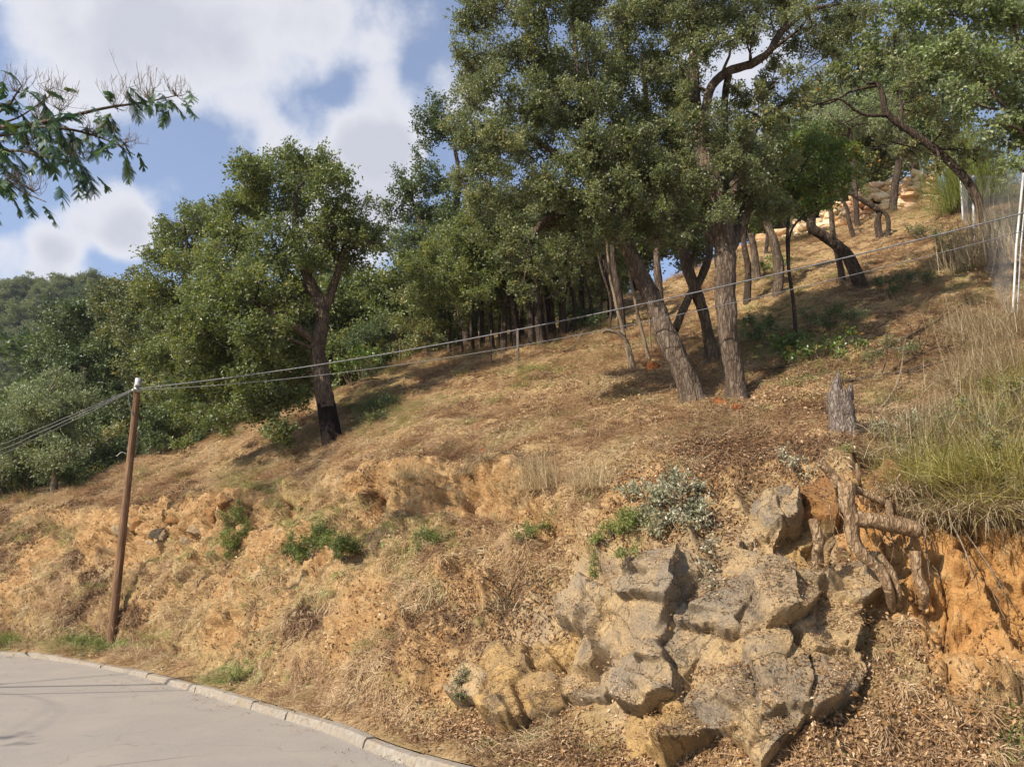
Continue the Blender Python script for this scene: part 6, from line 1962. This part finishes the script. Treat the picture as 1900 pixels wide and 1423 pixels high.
def spray(pxs, F_, r0, nfr, fans, flen=.34, start=None):
    W = [P(x, y, F_ + rng.uniform(-.15, .15)) for x, y in pxs]
    if start is not None:
        W = [start] + W
    c_ = catmull(W, 30)
    tube(wd, c_, np.linspace(r0, .006, 30), 7)
    for _ in range(nfr):
        j = int(rng.uniform(6 if start is not None else 1, 29.9))
        tn = norm(c_[min(j + 1, 29)] - c_[j - 1])
        d_ = tn * .5 + rng.normal(size=3) * np.array([.6, .6, .35]) + np.array([.1, 0, -.45])
        q = c_[j] + np.array([rng.normal() * .1, rng.normal() * .2, rng.normal() * .10])
        frond(q, d_, flen * rng.uniform(.65, 1.2), np.clip(rng.normal(.42, .25), 0, 1))
    for (fx, fy, hpx, wpx) in fans:
        b_ = P(fx, fy, F_)
        j = int(np.argmin(np.linalg.norm(c_ - b_, axis=1)))
        tube(fl, [c_[j], (c_[j] + b_) / 2, b_], [.007, .006], 4)
        H_ = hpx * F_ / FPX
        W_ = wpx * F_ / FPX
        for _ in range(20):
            an = rng.uniform(-1, 1)
            hgt = rng.uniform(.35, 1.0) * H_
            st_ = b_ + np.array([an * W_ * .3, rng.normal() * .08, hgt * .25 * rng.uniform(0, 1)])
            en = b_ + np.array([an * W_ * rng.uniform(.6, 1.0), rng.normal() * .15, hgt * (1 - .25 * an * an)])
            md = (st_ + en) / 2 + np.array([an * W_ * .12, 0, -.02])
            tube(fl, catmull([b_, st_, md, en], 6), [.005, .0028, .002], 3)
            for _ in range(2):
                q = md + (en - md) * rng.uniform(.1, .8)
                tube(fl, [q, q + np.array([rng.normal() * .03, rng.normal() * .03, .09])], [.002, .0014], 3)


FJ = 8.6
root_l = fb + np.array([.95, .85, 5.6])
spray([(-300, 330), (-100, 250), (0, 238), (90, 226), (140, 214), (200, 200), (270, 190), (325, 178)], FJ, .05, 46, [(110, 205, 100, 40), (245, 190, 70, 45), (275, 185, 75, 35), (328, 178, 42, 32), (215, 200, 60, 35), (70, 222, 80, 38)], start=root_l)
spray([(30, 236), (110, 238), (170, 250), (215, 268), (250, 288)], FJ, .022, 26, [(232, 268, 30, 36), (175, 250, 40, 30)])
spray([(-60, 240), (10, 200), (30, 175), (40, 160)], FJ, .022, 12, [(30, 170, 60, 50), (-20, 190, 60, 40)])
spray([(-60, 300), (20, 280), (80, 290), (130, 300), (160, 312)], FJ, .022, 26, [(140, 296, 50, 34), (60, 285, 40, 30)])
spray([(-200, 380), (-60, 345), (10, 340), (40, 355), (85, 375)], FJ, .024, 18, [(60, 355, 50, 40), (20, 340, 40, 30)], start=fb + np.array([.7, .5, 4.4]))
spray([(-40, 255), (20, 250), (60, 245), (100, 260)], FJ, .02, 24, [])
spray([(0, 230), (40, 215), (90, 180)], FJ, .015, 12, [(92, 175, 70, 38)])
crown2 = MB()
shade = [tuple(hit(a_, b_)[0] - 10.5 * np.array(LIGHT)) + (r_,) for a_, b_, r_ in [(470, 925, .55), (510, 905, .6), (550, 885, .6), (595, 855, .55), (440, 945, .4)]]  # unseen boughs added up-sun so their shadows fall on slope and road
shade += [tuple(ground_pt(a_, b_) - 9.0 * np.array(LIGHT)) + (r_,) for a_, b_, r_ in [(4, 1374, .18), (45, 1385, .12)]]
for (x, y, z, r_) in shade + [(-17.6, 5.4, 6.4, 1.0), (-18.2, 4.6, 6.8, 1.0), (-17.0, 4.2, 5.8, .9)]:
    C_ = np.array([x, y, z])
    tube(wd, catmull([fb + [.95, .85, 5.8], (fb + [1, 1, 7] + C_) / 2, C_], 12), [.006, .004], 4)
    clump_leaves(crown2, C_, r_, .10, .04, .45, rng)
wd.build('trunk', M['bark'], mim, fb)
fr.build('frond', M['feather_leaf'], mim, fb, smooth=False)
fl.build('flower_stalks', M['twig'], mim, fb)
crown2.build('crown', M['feather_leaf'], mim, fb, smooth=False)

# ------------------------------------------------------------------ the air of the valley
hz = bpy.data.meshes.new('haze')
hx, hy0, hy1, hz0, hz1 = 320., -40., 420., -60., 190.
hz.from_pydata([(x, y, z) for z in (hz0, hz1) for (x, y) in ((-hx, hy0), (hx, hy0), (hx, hy1), (-hx, hy1))], [], [(3, 2, 1, 0), (4, 5, 6, 7), (0, 1, 5, 4), (1, 2, 6, 5), (2, 3, 7, 6), (3, 0, 4, 7)])
mh = bpy.data.materials.new('haze')
mh.use_nodes = True
mh.node_tree.nodes.remove(mh.node_tree.nodes['Principled BSDF'])
pv = mh.node_tree.nodes.new('ShaderNodeVolumePrincipled')
pv.inputs['Color'].default_value = (.80, .88, 1.0, 1)
pv.inputs['Density'].default_value = .0002
pv.inputs['Anisotropy'].default_value = .2
mh.node_tree.links.new(pv.outputs[0], mh.node_tree.nodes['Material Output'].inputs['Volume'])
hz.materials.append(mh)
hzo = bpy.data.objects.new('haze', hz)
COL.objects.link(hzo)
tag(hzo, 'thin bluish air that softens the far wooded hill', None, kind='stuff')
